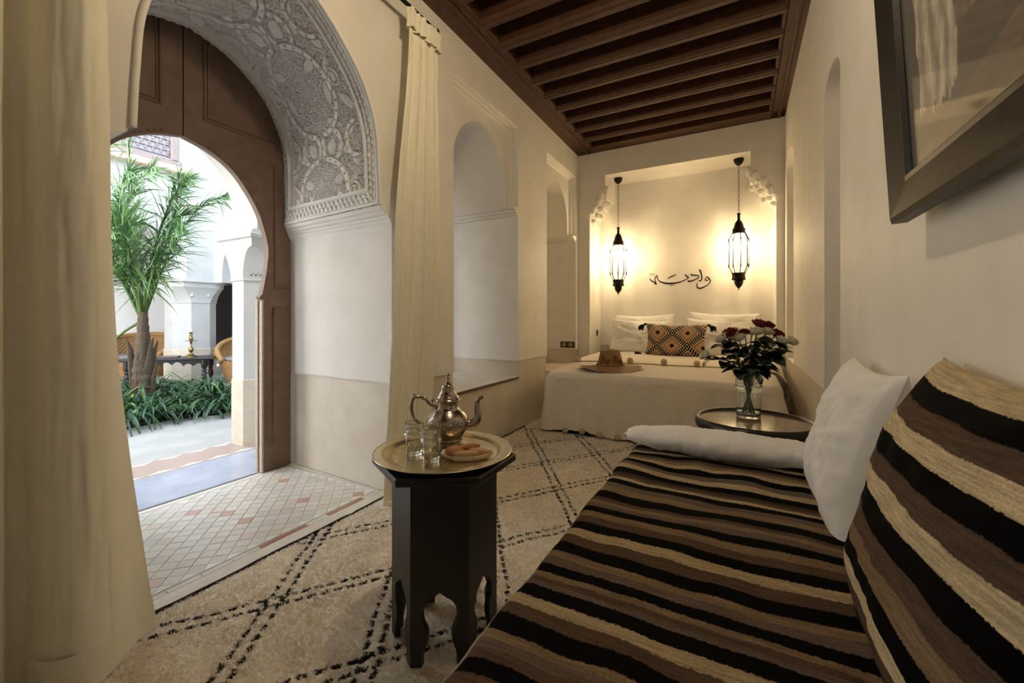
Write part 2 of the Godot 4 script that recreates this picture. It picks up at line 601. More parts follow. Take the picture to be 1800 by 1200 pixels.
	b.quad(V(XI, 2.30, zn - 0.04), V(XI, 2.30, zf + 0.04), V(XF - 0.09, 2.30, zf + 0.04), V(XF - 0.09, 2.30, zn - 0.04))
	b.quad(V(XI, sill, zn - 0.04), V(XI, sill, zf + 0.04), V(XF - 0.09, sill, zf + 0.04), V(XF - 0.09, sill, zn - 0.04))
	# rough earthen lip under the sill
	var lip := MB.new()
	var path := []
	for i in 15:
		path.append(V(XL + 0.002, sill - 0.010 + noise(i * 1.7, 3.0) * 0.004, lerpf(zn + 0.005, zf - 0.01, i / 14.0)))
	lip.tube(path, 0.009, 6)
	struct(obj("trim_%d" % open, lip, M.earth), "rough brown lip along the sill of the window bay")
	# a wooden casement in the opening; the added daylight bay has one too
	var w := Node3D.new()
	w.name = "window_%d" % open
	add_child(w)
	struct(w, "wooden casement window in the outer face of the bay")
	var xw := XF - 0.03
	var z0 := zn - 0.04
	var z1 := zf + 0.04
	var fr := MB.new()
	for y in [sill + 0.025, 2.275]:
		fr.box(V(xw, y, (z0 + z1) / 2), V(0.05, 0.05, z0 - z1), 0.006)
	for z in [z0 - 0.025, (z0 + z1) / 2, z1 + 0.025]:
		fr.box(V(xw, (sill + 2.30) / 2, z), V(0.05, 1.70, 0.05), 0.006)
	obj("frame", fr, M.door, w)
	for k in 2:
		var pn := MB.new()
		pn.box(V(xw, (sill + 2.30) / 2, lerpf(z0, z1, 0.25 + 0.5 * k)), V(0.006, 1.70, (z0 - z1) / 2 - 0.06), 0.001)
		obj("pane", pn, M.pane, w)

func wall_right_build():
	var b := MB.new()
	var d := MB.new()
	var DY := 0.655
	var dep := 0.16
	var cuts := [[-2.43, -2.845, 0.655, 2.20], [-4.33, -4.93, 0.655, 2.42]]
	var z := 2.4
	for c in cuts:
		_right_patch(b, d, z, c[0], DY)
		# tall shallow niche with a round head
		var zc: float = (c[0] + c[1]) / 2
		var r: float = (c[0] - c[1]) / 2
		var pr := []
		for k in 17:
			var a := PI * k / 16.0
			pr.append(V(0, c[3] + sin(a) * r * 0.62, zc + cos(a) * r))
		for k in 16:
			b.quad(V(XR, pr[k].y, pr[k].z), V(XR, HC, pr[k].z), V(XR, HC, pr[k + 1].z), V(XR, pr[k + 1].y, pr[k + 1].z))
			b.quad(V(XR + dep, c[2], pr[k].z), V(XR + dep, pr[k].y, pr[k].z), V(XR + dep, pr[k + 1].y, pr[k + 1].z), V(XR + dep, c[2], pr[k + 1].z))
		b.grid(func(u, w):
			var k: int = clampi(int(round(u * 16)), 0, 16)
			return V(lerpf(XR, XR + dep, w), pr[k].y, pr[k].z), 16, 1)
		for s in [0, 1]:
			b.quad(V(XR, c[2], c[s]), V(XR, c[3], c[s]), V(XR + dep, c[3], c[s]), V(XR + dep, c[2], c[s]))
		b.quad(V(XR, c[2], c[0]), V(XR, c[2], c[1]), V(XR + dep, c[2], c[1]), V(XR + dep, c[2], c[0]))
		d.quad(V(XR + 0.01, 0, c[0]), V(XR + 0.01, c[2], c[0]), V(XR + 0.01, c[2], c[1]), V(XR + 0.01, 0, c[1]))
		z = c[1]
	_right_patch(b, d, z, ZB, DY)
	# outer face closes the wall
	face_x(b, XR + 0.35, 2.4, -5.7, -0.1, HC + 0.1)
	var w = struct(obj("wall_right", b, M.plaster), "pale plaster wall behind the daybed with two tall round-headed niches")
	obj("dado", d, M.dado, w)

func _right_patch(b: MB, d: MB, z0: float, z1: float, DY: float):
	b.quad(V(XR, DY, z0), V(XR, HC, z0), V(XR, HC, z1), V(XR, DY, z1))
	d.quad(V(XR + 0.01, 0, z0), V(XR + 0.01, DY, z0), V(XR + 0.01, DY, z1), V(XR + 0.01, 0, z1))
	b.quad(V(XR + 0.01, DY, z0), V(XR, DY + 0.006, z0), V(XR, DY + 0.006, z1), V(XR + 0.01, DY, z1))

func wall_back_build():
	# end wall with the bed alcove: stepped, carved upper corners
	var b := MB.new()
	var d := MB.new()
	var ZA := -5.60
	# outline of the opening, from the left foot round to the right foot
	var A := -1.665
	var B := 0.335
	var T := 2.822
	var left := _alcove_corner(A, -1.468, 2.33, T)
	var right := _alcove_corner(B, 0.103, 2.30, T)
	# face left of, right of and above the opening
	for k in left.size() - 1:
		var p: Vector2 = left[k]
		var q: Vector2 = left[k + 1]
		if absf(q.y - p.y) > 1e-5:
			b.quad(V(XL - 0.01, p.y, ZB), V(XL - 0.01, q.y, ZB), V(q.x, q.y, ZB), V(p.x, p.y, ZB))
	for k in right.size() - 1:
		var p: Vector2 = right[k]
		var q: Vector2 = right[k + 1]
		if absf(q.y - p.y) > 1e-5:
			b.quad(V(p.x, p.y, ZB), V(q.x, q.y, ZB), V(XR + 0.01, q.y, ZB), V(XR + 0.01, p.y, ZB))
	b.quad(V(XL - 0.01, T, ZB), V(XL - 0.01, HC, ZB), V(XR + 0.01, HC, ZB), V(XR + 0.01, T, ZB))
	# reveals
	for L in [left, right]:
		for k in L.size() - 1:
			b.quad(V(L[k].x, L[k].y, ZB), V(L[k + 1].x, L[k + 1].y, ZB), V(L[k + 1].x, L[k + 1].y, ZA), V(L[k].x, L[k].y, ZA))
	b.quad(V(-1.468, T, ZB), V(0.103, T, ZB), V(0.103, T, ZA), V(-1.468, T, ZA))
	# back of the alcove
	b.quad(V(A - 0.02, 0.68, ZA), V(A - 0.02, T + 0.02, ZA), V(B + 0.02, T + 0.02, ZA), V(B + 0.02, 0.68, ZA))
	d.quad(V(A - 0.02, 0, ZA - 0.008), V(A - 0.02, 0.68, ZA - 0.008), V(B + 0.02, 0.68, ZA - 0.008), V(B + 0.02, 0, ZA - 0.008))
	d.quad(V(A - 0.012, 0, ZB), V(A - 0.012, 0.66, ZB), V(A - 0.012, 0.66, ZA), V(A - 0.012, 0, ZA))
	d.quad(V(B + 0.012, 0, ZB), V(B + 0.012, 0.66, ZB), V(B + 0.012, 0.66, ZA), V(B + 0.012, 0, ZA))
	d.quad(V(XL - 0.01, 0, ZB - 0.008), V(XL - 0.01, 0.66, ZB - 0.008), V(A - 0.012, 0.66, ZB - 0.008), V(A - 0.012, 0, ZB - 0.008))
	d.quad(V(B + 0.012, 0, ZB - 0.008), V(B + 0.012, 0.66, ZB - 0.008), V(XR + 0.01, 0.66, ZB - 0.008), V(XR + 0.01, 0, ZB - 0.008))
	var w = struct(obj("wall_back", b, M.plaster), "cream plaster end wall with the recessed bed alcove")
	obj("dado", d, M.dado, w)
	# rear wall behind the camera and the mass behind the alcove
	var r := MB.new()
	r.box(V(-0.7, 1.6, 2.5), V(2.9, 3.4, 0.2), 0.0)
	struct(obj("wall_rear", r, M.plaster), "plaster wall closing the near end of the room")
	var m := MB.new()
	m.box(V(-0.9, 1.6, -5.75), V(4.2, 3.6, 0.25), 0.0)
	struct(obj("wall_alcove", m, M.plaster), "outer wall behind the bed alcove")
	# bead and scalloped stucco lobes in the two upper corners
	for s in 2:
		var sg := 1.0 if s == 0 else -1.0
		var x0 := A if s == 0 else B
		var x1 := -1.468 if s == 0 else 0.103
		var y0 := 2.33 if s == 0 else 2.30
		var o := Node3D.new()
		o.name = numbered("stucco_corner")
		add_child(o)
		tag(o, "scalloped white stucco corner at the upper %s of the bed alcove" % ["left", "right"][s], "stucco")
		for k in 9:
			var f := k / 8.0
			var l := MB.new()
			var cx: float = lerpf(x0 - sg * 0.01, x1 + sg * 0.01, f)
			var cy: float = lerpf(y0 + 0.02, y0 + 0.30, pow(f, 0.8)) + 0.02 * sin(k * 2.4)
			var rr := 0.030 + 0.012 * absf(sin(k * 1.9))
			var pr := []
			for j in 7:
				pr.append(Vector2(cos(PI * 0.5 * j / 6.0) * rr, sin(PI * 0.5 * j / 6.0) * rr * 1.5))
			pr.push_front(Vector2(rr * 0.7, -0.05))
			pr.push_front(Vector2(0.0, -0.07))
			l.lathe(pr, 12, V(cx, cy, ZB - 0.012 - 0.03 * (k % 2)))
			obj("lobe", l, M.plaster, o)
		for k in 6:
			var f := k / 5.0
			var l := MB.new()
			var rr := 0.035
			var pr := []
			for j in 9:
				var a := PI * (j / 8.0 - 0.5)
				pr.append(Vector2(cos(a) * rr, sin(a) * rr))
			l.lathe(pr, 12, V(lerpf(x0 + sg * 0.02, x1 - sg * 0.02, f), lerpf(y0 - 0.05, y0 + 0.20, f) + 0.03 * sin(k * 2.1), ZB - 0.09 - 0.05 * (k % 3)))
			obj("lobe", l, M.plaster, o)

func _alcove_corner(xa: float, xb: float, y: float, top: float) -> Array:
	# left or right outline from the foot up: straight, then a run of small lobes, then straight to the top
	var out := [Vector2(xa, 0.0), Vector2(xa, y)]
	var n := 5
	for k in n:
		for j in 5:
			var t := (j + 1) / 5.0
			var fx := (k + 1.0 - cos(t * PI * 0.5)) / n
			var fy := (k + sin(t * PI * 0.5)) / n
			out.append(Vector2(lerpf(xa, xb, fx), y + 0.24 * fy))
	out.append(Vector2(xb, top))
	return out

func ceiling_build():
	var c := Node3D.new()
	c.name = "ceiling"
	add_child(c)
	struct(c, "dark brown timber ceiling of close-set beams")
	var x0 := XL - 0.02
	var x1 := XR + 0.02
	# ledgers along the four sides, with a moulded inner edge
	for s in [[x0, -1.605, "l"], [0.285, x1, "r"]]:
		var b := MB.new()
		b.box(V((s[0] + s[1]) / 2, HC + 0.10, -1.36), V(s[1] - s[0], 0.20, 7.56), 0.006)
		var xi: float = s[1] if s[2] == "l" else s[0]
		var sg := 1.0 if s[2] == "l" else -1.0
		b.box(V(xi + sg * 0.012, HC + 0.055, -1.36), V(0.024, 0.13, 7.5), 0.006)
		b.box(V(xi - sg * 0.07, HC - 0.006, -1.36), V(0.03, 0.012, 7.5), 0.004)
		obj("ledger", b, M.ceil, c)
	for s in [[-5.16, -4.93], [2.2, 2.42]]:
		var b := MB.new()
		b.box(V((x0 + x1) / 2, HC + 0.10, (s[0] + s[1]) / 2), V(x1 - x0, 0.20, s[1] - s[0]), 0.006)
		obj("ledger", b, M.ceil, c)
	# one beam, copied: chamfered underside with two fine grooves
	var bm := MB.new()
	var poly := PackedVector2Array([Vector2(-0.05, 0.19), Vector2(-0.05, 0.025), Vector2(-0.036, 0.008), Vector2(-0.022, 0.004), Vector2(-0.018, 0.012), Vector2(-0.014, 0.0), Vector2(0.014, 0.0), Vector2(0.018, 0.012), Vector2(0.022, 0.004), Vector2(0.036, 0.008), Vector2(0.05, 0.025), Vector2(0.05, 0.19)])
	bm.prism(poly, func(p, s): return V(-1.60 if s == 0 else 0.28, p.y, p.x))
	var mesh := bm.done()
	var z := -4.68
	var n := 0
	var pm := MB.new()
	pm.box(Vector3.ZERO, V(1.92, 0.02, 0.272), 0.003)
	var plank := pm.done()
	while z < 2.2:
		var o := inst("beam", mesh, M.ceil, c)
		o.position = V(0, HC - 0.03, z)
		var p := inst("plank", plank, M.ceil_board, c)
		p.position = V(-0.66, HC + 0.165, z - 0.137)
		z += 0.2735
		n += 1
	# slab above
	var s := MB.new()
	s.box(V(-0.9, HC + 0.34, -1.6), V(4.2, 0.26, 8.6), 0.0)
	obj("roof_slab", s, M.court, c)

# ------------------------------------------------------------------ floors
func floors():
	var b := MB.new()
	b.box(V(-0.715, -0.06, -1.6), V(2.39, 0.12, 8.2), 0.0)
	b.box(V(-2.39, -0.061, -1.24), V(1.0, 0.116, 1.36), 0.0)
	b.box(V(-2.36, -0.062, -4.1), V(1.1, 0.116, 4.0), 0.0)
	var f = struct(obj("floor", b, M.cement), "smooth beige cement floor of the room")
	threshold_tiles(f)

func threshold_tiles(f: Node):
	# square tiles set on the diagonal, white half tiles along the edges, one narrow course round them
	var h := 0.0423
	var xa := -2.795
	var xb := -1.949
	var za := -1.834
	var zb := -0.64
	var tones := [Color(0.80, 0.775, 0.73), Color(0.785, 0.75, 0.695), Color(0.815, 0.79, 0.75), Color(0.79, 0.725, 0.67), Color(0.77, 0.745, 0.70), Color(0.72, 0.58, 0.505), Color(0.805, 0.77, 0.725), Color(0.795, 0.775, 0.74)]
	var mats := []
	for k in tones.size():
		var m := textured(tones[k] * 0.95, tones[k] * 1.04, 0.03, 5.0, 0.24, 50 + k)
		mats.append(m)
	var white := textured(Color(0.82, 0.81, 0.78), Color(0.89, 0.88, 0.86), 0.03, 5.0, 0.22, 60)
	var meshes := []
	for k in 4:
		var b := MB.new()
		var g := 0.0008
		var s := h * 1.41421 - g * 2
		b.box(Vector3.ZERO, V(s, 0.012, s), 0.0012, Basis(Vector3.UP, PI / 4))
		meshes.append(b.done())
	var half := MB.new()
	half.prism(PackedVector2Array([Vector2(-h * 0.95, 0.001), Vector2(h * 0.95, 0.001), Vector2(0, h * 0.95)]), func(p, s): return V(p.x, 0.006 if s == 0 else -0.006, p.y))
	var half_mesh := half.done()
	var nx := int(round((xb - xa) / (2 * h)))
	var nzz := int(round((zb - za) / (2 * h)))
	var count := 0
	for j in range(0, 2 * nzz + 1):
		for i in range(0, 2 * nx + 1):
			if (i + j) % 2 == 0:
				continue
			var x := xa + i * h
			var z := za + j * h
			var edge := i == 0 or i == 2 * nx or j == 0
			if edge:
				var o := inst("tile", half_mesh, white, f)
				var turn := 0.0
				if i == 0:
					turn = PI / 2
				elif i == 2 * nx:
					turn = -PI / 2
				o.transform = Transform3D(Basis(Vector3.UP, turn), V(x, -0.0058, z))
				continue
			var r := rng.randf()
			var k: int = 5 if r > 0.975 else (3 if r > 0.88 else [0, 1, 2, 4, 6, 7][rng.randi() % 6])
			var o := inst("tile", meshes[rng.randi() % 4], mats[k], f)
			o.transform = Transform3D(Basis.from_euler(V(rng.randf_range(-0.008, 0.008), rng.randf_range(-0.02, 0.02), rng.randf_range(-0.008, 0.008))), V(x, -0.006 + rng.randf_range(-0.0006, 0.0006), z))
			count += 1
	# narrow border: terracotta and cream strips next to the rug, plain strips on the other sides
	var red := textured(Color(0.55, 0.37, 0.28), Color(0.64, 0.45, 0.35), 0.03, 5.0, 0.3, 61)
	var strip := MB.new()
	strip.box(Vector3.ZERO, V(0.030, 0.012, 0.116), 0.002)
	var sm := strip.done()
	var z := za + 0.05
	var kinds := [0, 1, 1, 0, 1, 1, 2, 2, 0, 2, 2]
	var q := 0
	while z < zb:
		var o := inst("border_tile", sm, [mats[2], red, mats[6]][kinds[q % kinds.size()]], f)
		o.position = V(xb + 0.022, -0.006, z)
		z += 0.119
		q += 1
	var s2 := MB.new()
	s2.box(V((xa + xb) / 2 - 0.01, -0.006, za - 0.017), V(xb - xa + 0.06, 0.012, 0.028), 0.002)
	s2.box(V(xa - 0.017, -0.006, (za + zb) / 2), V(0.028, 0.012, zb - za + 0.02), 0.002)
	obj("border_strip", s2, mats[4], f)

# ------------------------------------------------------------------ carved plaster lining of the doorway arch
var HW := 0
var HH := 0
var hf := PackedFloat32Array()
const CELL := 0.0031

func _disc(cx: float, cy: float, r: float, f: Callable):
	# visit the cells within r of (cx, cy); f(height, dx, dy, dist / r) -> new height
	var i0 := maxi(0, int((cx - r) / CELL))
	var i1 := mini(HW - 1, int((cx + r) / CELL) + 1)
	var j0 := maxi(0, int((cy - r) / CELL))
	var j1 := mini(HH - 1, int((cy + r) / CELL) + 1)
	for j in range(j0, j1 + 1):
		for i in range(i0, i1 + 1):
			var dx := i * CELL - cx
			var dy := j * CELL - cy
			var q := sqrt(dx * dx + dy * dy) / r
			if q < 1.0:
				hf[j * HW + i] = f.call(hf[j * HW + i], dx, dy, q)

func _leaf(cx: float, cy: float, ang: float, L: float, W: float, top: float, veins := 5.0):
	# a pointed lobe with a groove along its middle and slanting veins
	var ca := cos(ang)
	var sa := sin(ang)
	_disc(cx, cy, L * 0.55, func(h, dx, dy, _q):
		var u: float = (dx * ca + dy * sa) / (L * 0.5)
		var w: float = (-dx * sa + dy * ca) / (W * 0.5)
		var lim := 1.0 - u * u
		if lim <= 0.0:
			return h
		lim = pow(lim, 0.75) * (1.0 - 0.25 * u)
		var e := absf(w) / lim
		if e > 1.18:
			return h
		if e > 1.0:
			return minf(h, -0.013)
		var groove := 0.0
		if absf(w) < 0.10:
			groove = 0.0035
		elif fposmod(u * veins - absf(w) * 1.6, 1.0) < 0.28:
			groove = 0.0028
		return top * sqrt(maxf(0.15, 1.0 - e * e * 0.7)) - groove)

func _ribbon(pts: Array, w: float, top: float, holes := 0.05):
	# flat band along a path, undercut on both sides, with drilled dots
	var n := pts.size()
	for k in n:
		_disc(pts[k].x, pts[k].y, w * 0.5 + 0.006, func(h, _dx, _dy, q):
			var d: float = q * (w * 0.5 + 0.006)
			return h if d < w * 0.5 or h >= top - 0.0005 else -0.014)
	for k in n:
		_disc(pts[k].x, pts[k].y, w * 0.5, func(_h, _dx, _dy, q): return top - 0.0015 * q * q)
	if holes > 0.0:
		var acc := holes * 0.5
		for k in range(1, n):
			acc += pts[k].distance_to(pts[k - 1])
			if acc > holes:
				acc = 0.0
				_disc(pts[k].x, pts[k].y, 0.0068, func(_h, _dx, _dy, _q): return top - 0.016)

func _arc(c: Vector2, r: float, a0: float, a1: float) -> Array:
	var out := []
	var n := maxi(4, int(absf(a1 - a0) * r / 0.006))
	for k in n + 1:
		var a := lerpf(a0, a1, float(k) / n)
		out.append(c + Vector2(cos(a), sin(a)) * r)
	return out

func _gems(cx: float, cy: float, n: int, s: float):
	# cluster of little facetted lozenges
	for j in range(-n, n + 1):
		for i in range(-n, n + 1):
			if absi(i) + absi(j) > n or (i + j) % 2 != 0:
				continue
			_disc(cx + i * s, cy + j * s, s * 1.05, func(h, dx, dy, _q):
				var e: float = (absf(dx) + absf(dy)) / (s * 0.98)
				return h if e > 1.0 else (0.008 if e < 0.2 else 0.008 - 0.024 * (e - 0.2)))

func carve(Ls: float, W: float):
	HW = int(Ls / CELL) + 1
	HH = int(W / CELL) + 1
	hf.resize(HW * HH)
	hf.fill(-0.014)
	var f0 := 0.115     # inner field between the borders
	var f1 := W - 0.075
	var r2 := RandomNumberGenerator.new()
	r2.seed = 11
	# ground of small scrolls: roundels with a three-lobed flower, veined leaves curling round them
	var y := f0 + 0.035
	var course := 0
	while y < f1 - 0.02:
		var x := 0.14 + (0.044 if course % 2 else 0.0)
		while x < Ls - 0.10:
			var turn := r2.randf() * TAU
			for q in 5:
				var a := turn + TAU * q / 5.0
				_leaf(x + cos(a) * 0.036, y + sin(a) * 0.036, a + 1.15, 0.050, 0.021, 0.003, 5.0)
			var ring := _arc(Vector2(x, y), 0.021, 0.0, TAU)
			_ribbon(ring, 0.009, 0.006, 0.0)
			for q in 3:
				var a := turn + TAU * q / 3.0
				_leaf(x + cos(a) * 0.008, y + sin(a) * 0.008, a, 0.018, 0.010, 0.003, 2.0)
			x += 0.088
		y += 0.078
		course += 1
	# larger acanthus leaves in mirrored pairs, then the interlaced bands
	var mid := (f0 + f1) * 0.5
	var per := 0.66
	var s0 := 0.10
	while s0 < Ls - 0.05:
		for sg in [-1.0, 1.0]:
			for q in [[0.08, 0.30, 0.6], [0.22, 0.33, -0.5], [0.40, 0.31, 0.9], [0.55, 0.34, -0.8], [0.12, 0.17, 1.3], [0.46, 0.16, -1.2], [0.62, 0.20, 0.2], [0.30, 0.22, 1.9]]:
				_leaf(s0 + q[0], mid + sg * q[1], sg * q[2], 0.125, 0.058, 0.008, 7.0)
		for sg in [-1.0, 1.0]:
			# figure-of-eight rings with a leaf in each
			_leaf(s0 + 0.33, mid + sg * 0.105, sg * 0.8, 0.11, 0.085, 0.007, 6.0)
			_ribbon(_arc(Vector2(s0 + 0.33, mid + sg * 0.108), 0.094, 0.0, TAU), 0.030, 0.0125, 0.055)
			# sweeping crescents that bind the rings to the next ones
			_ribbon(_arc(Vector2(s0 + 0.02, mid + sg * 0.02), 0.235, sg * 0.15, sg * 1.75), 0.032, 0.0122, 0.06)
			_ribbon(_arc(Vector2(s0 + 0.64, mid + sg * 0.03), 0.235, sg * (PI - 0.1), sg * (PI - 1.6)), 0.032, 0.0120, 0.06)
			_ribbon(_arc(Vector2(s0 + 0.33, mid + sg * 0.36), 0.10, -sg * 0.1, -sg * (PI - 0.1)), 0.026, 0.0118, 0.05)
			# spirals by the borders
			var sp := []
			for k in 60:
				var a := k * 0.17
				sp.append(Vector2(s0 + 0.02, mid + sg * 0.31) + Vector2(cos(a), sg * sin(a)) * (0.052 - 0.0007 * k))
			_ribbon(sp, 0.014, 0.0105, 0.0)
			_leaf(s0 + 0.02, mid + sg * 0.31, 0.4, 0.05, 0.04, 0.007, 4.0)
		_gems(s0, mid, 4, 0.0165)
		_gems(s0 + 0.19, mid, 2, 0.0165)
		_gems(s0 + 0.47, mid, 2, 0.0165)
		s0 += per
	# borders: bead, double row of little triangles, fillet
	for j in HH:
		var t := j * CELL
		for i in HW:
			var s := i * CELL
			var e_end := minf(s, Ls - s)            # distance to either end
			var en := t                              # room side
			var ef := W - t                          # outer side
			var e := minf(minf(e_end, en), ef + 0.04)
			var along := s
			if e_end < en and e_end < ef + 0.04:
				along = t
			var k := j * HW + i
			if e > 0.112:
				continue
			if e > 0.092:
				hf[k] = 0.011
			elif e > 0.088:
				hf[k] = -0.006
			elif e > 0.024:
				var row := fposmod((e - 0.024) / 0.032, 1.0)
				var odd := int((e - 0.024) / 0.032) % 2
				var ph := fposmod(along / 0.044 + 0.5 * odd, 1.0)
				var tri_h := 1.0 - absf(ph - 0.5) * 2.0
				if row < tri_h:
					hf[k] = 0.009 - 0.005 * row
				else:
					hf[k] = -0.014 if row < tri_h + 0.18 else -0.001
			elif e > 0.020:
				hf[k] = -0.006
			else:
				hf[k] = 0.008

func carved_arch():
	var N := near_prof.size() - 1
	var nearp := []
	var farp := []
	for k in N + 1:
		nearp.append(V(XL + 0.006, near_prof[k].y, ZN - near_prof[k].x))
		farp.append(V(XF - 0.02, far_prof[k].y, ZF - far_prof[k].x))
	for k in range(N - 1, -1, -1):
		nearp.append(V(XL + 0.006, near_prof[k].y, ZN + near_prof[k].x))
		farp.append(V(XF - 0.02, far_prof[k].y, ZF + far_prof[k].x))
	var Ls := 0.0
	for k in nearp.size() - 1:
		Ls += nearp[k].distance_to(nearp[k + 1]) * 0.5 + farp[k].distance_to(farp[k + 1]) * 0.5
	var W := XL - XF + 0.026
	carve(Ls, W)
	var b := MB.new()
	var cnt := nearp.size() - 1
	var at := func(s: float, t: float) -> Vector3:
		var q := clampf(s, 0, 1) * cnt
		var k := mini(int(q), cnt - 1)
		return nearp[k].lerp(nearp[k + 1], q - k).lerp(farp[k].lerp(farp[k + 1], q - k), t)
	# normals of the smooth vault, one for each column
	var nor := []
	for i in HW:
		var s := float(i) / (HW - 1)
		var du: Vector3 = at.call(s + 0.012, 0.5) - at.call(s - 0.012, 0.5)
		var dt: Vector3 = at.call(s, 1.0) - at.call(s, 0.0)
		var n := du.cross(dt).normalized()
		var c: Vector3 = V(n.x, 2.0, -1.2) - at.call(s, 0.5)
		if n.dot(V(0, c.y, c.z)) < 0:
			n = -n
		nor.append(n)
	for j in HH:
		var t := float(j) / (HH - 1)
		for i in HW:
			var s := float(i) / (HW - 1)
			b.vert(at.call(s, t) + nor[i] * (hf[j * HW + i] + 0.004), Vector2(s, t))
	for j in HH - 1:
		for i in HW - 1:
			var p := j * HW + i
			b.tri(p, p + 1, p + HW + 1)
			b.tri(p, p + HW + 1, p + HW)
	# body of the lining behind the relief, so that it is a solid ring
	var o := obj("carved_arch", b, M.lace)
	tag(o, "white plaster arch lining the doorway, deeply carved with scrolls and leaves", "carved arch")
	var bead := MB.new()
	var path := []
	for p in nearp:
		path.append(p + V(0.002, 0, 0))
	bead.tube(path, 0.011, 8)
	obj("edge_bead", bead, M.lace, o)

# ------------------------------------------------------------------ brown wooden door in the outer end of the arch
func door_build():
	var o := Node3D.new()
	o.name = "door_1"
	add_child(o)
	struct(o, "tall brown double door with a horseshoe-arched opening cut through it")
	var zc := -1.217
	var open := spline2([Vector2(0.005, 2.10), Vector2(0.15, 2.058), Vector2(0.289, 1.965), Vector2(0.424, 1.77), Vector2(0.494, 1.549), Vector2(0.492, 1.42), Vector2(0.477, 1.311), Vector2(0.456, 1.205)], 36)
	for c in [Vector2(0.446, 1.20), Vector2(0.440, 1.187), Vector2(0.447, 1.176), Vector2(0.462, 1.172), Vector2(0.466, 1.150), Vector2(0.470, 0.004)]:
		open.append(c)
	var outer := []
	for k in range(far_prof.size() - 1, -1, -2):
		outer.append(far_prof[k] + Vector2(0.006, 0.004))
	outer.append(Vector2(0.66, 1.60))
	outer.append(Vector2(0.66, 0.004))
	for side in [-1, 1]:
		var poly := PackedVector2Array()
		poly.append(Vector2(0.003, 2.75))
		for p in outer:
			if p.x > 0.004:
				poly.append(p)
		for k in range(open.size() - 1, -1, -1):
			poly.append(open[k])
		poly.append(Vector2(0.003, 2.10))
		var b := MB.new()
		b.prism(poly, func(p, s): return V(XF - 0.03 if s == 0 else XF - 0.075, p.y, zc + side * p.x))
		var leaf := obj("leaf", b, M.door, o)
		# raised mouldings round the panels
		var mo := MB.new()
		for w in [0.0, 0.018]:
			var r = 0.010 - w * 0.25
			var a = 0.11 + w
			mo.tube([V(XF - 0.028, 2.74 - a * 0.2, zc + side * a), V(XF - 0.028, 2.24 + w, zc + side * a), V(XF - 0.028, 2.24 + w, zc + side * (0.545 - w))], r, 6)
			mo.tube([V(XF - 0.028, 2.10, zc + side * (0.545 + w * 0.5)), V(XF - 0.028, 1.26, zc + side * (0.545 + w * 0.5)), V(XF - 0.028, 1.26, zc + side * 0.64)], r, 6)
			mo.tube([V(XF - 0.028, 0.18, zc + side * (0.535 + w * 0.5)), V(XF - 0.028, 1.12, zc + side * (0.535 + w * 0.5)), V(XF - 0.028, 1.12, zc + side * 0.64)], r, 6)
		obj("moulding", mo, M.door, leaf)
		# toothed carving along the edge of the opening
		var th := MB.new()
		for k in range(3, 36):
			var p: Vector2 = open[k]
			var t: Vector2 = (open[k + 1] - open[k - 1]).normalized()
			var nn := Vector2(-t.y, t.x) * -1.0
			if nn.x < 0:
				nn = -nn
			var q := p + nn * 0.018
			th.box(V(XF - 0.028, q.y, zc + side * q.x), V(0.010, 0.014, 0.014), 0.003, Basis(Vector3.RIGHT, PI / 4))
		obj("carved_teeth", th, M.door, leaf)
		# pale cut edge of the wicket
		for k in 2:
			var ed := MB.new()
			ed.box(V(XF - 0.043 - 0.045 * k, 0.585, zc + side * (0.461 - 0.004 * k)), V(0.030, 1.165, 0.014), 0.003)
			obj("edge_strip", ed, M.door_edge, leaf)
	var bt := MB.new()
	bt.box(V(XF - 0.088, 2.43, zc), V(0.022, 0.62, 0.05), 0.004)  # batten added unseen behind the seam to stop light leaking through
	obj("seam_light_stop", bt, M.door, o)
	# jamb posts behind the leaf
	for side in [-1, 1]:
		var f := MB.new()
		f.box(V(XF - 0.10, 0.79, zc + side * 0.60), V(0.05, 1.58, 0.10), 0.006)
		obj("post", f, M.door, o)

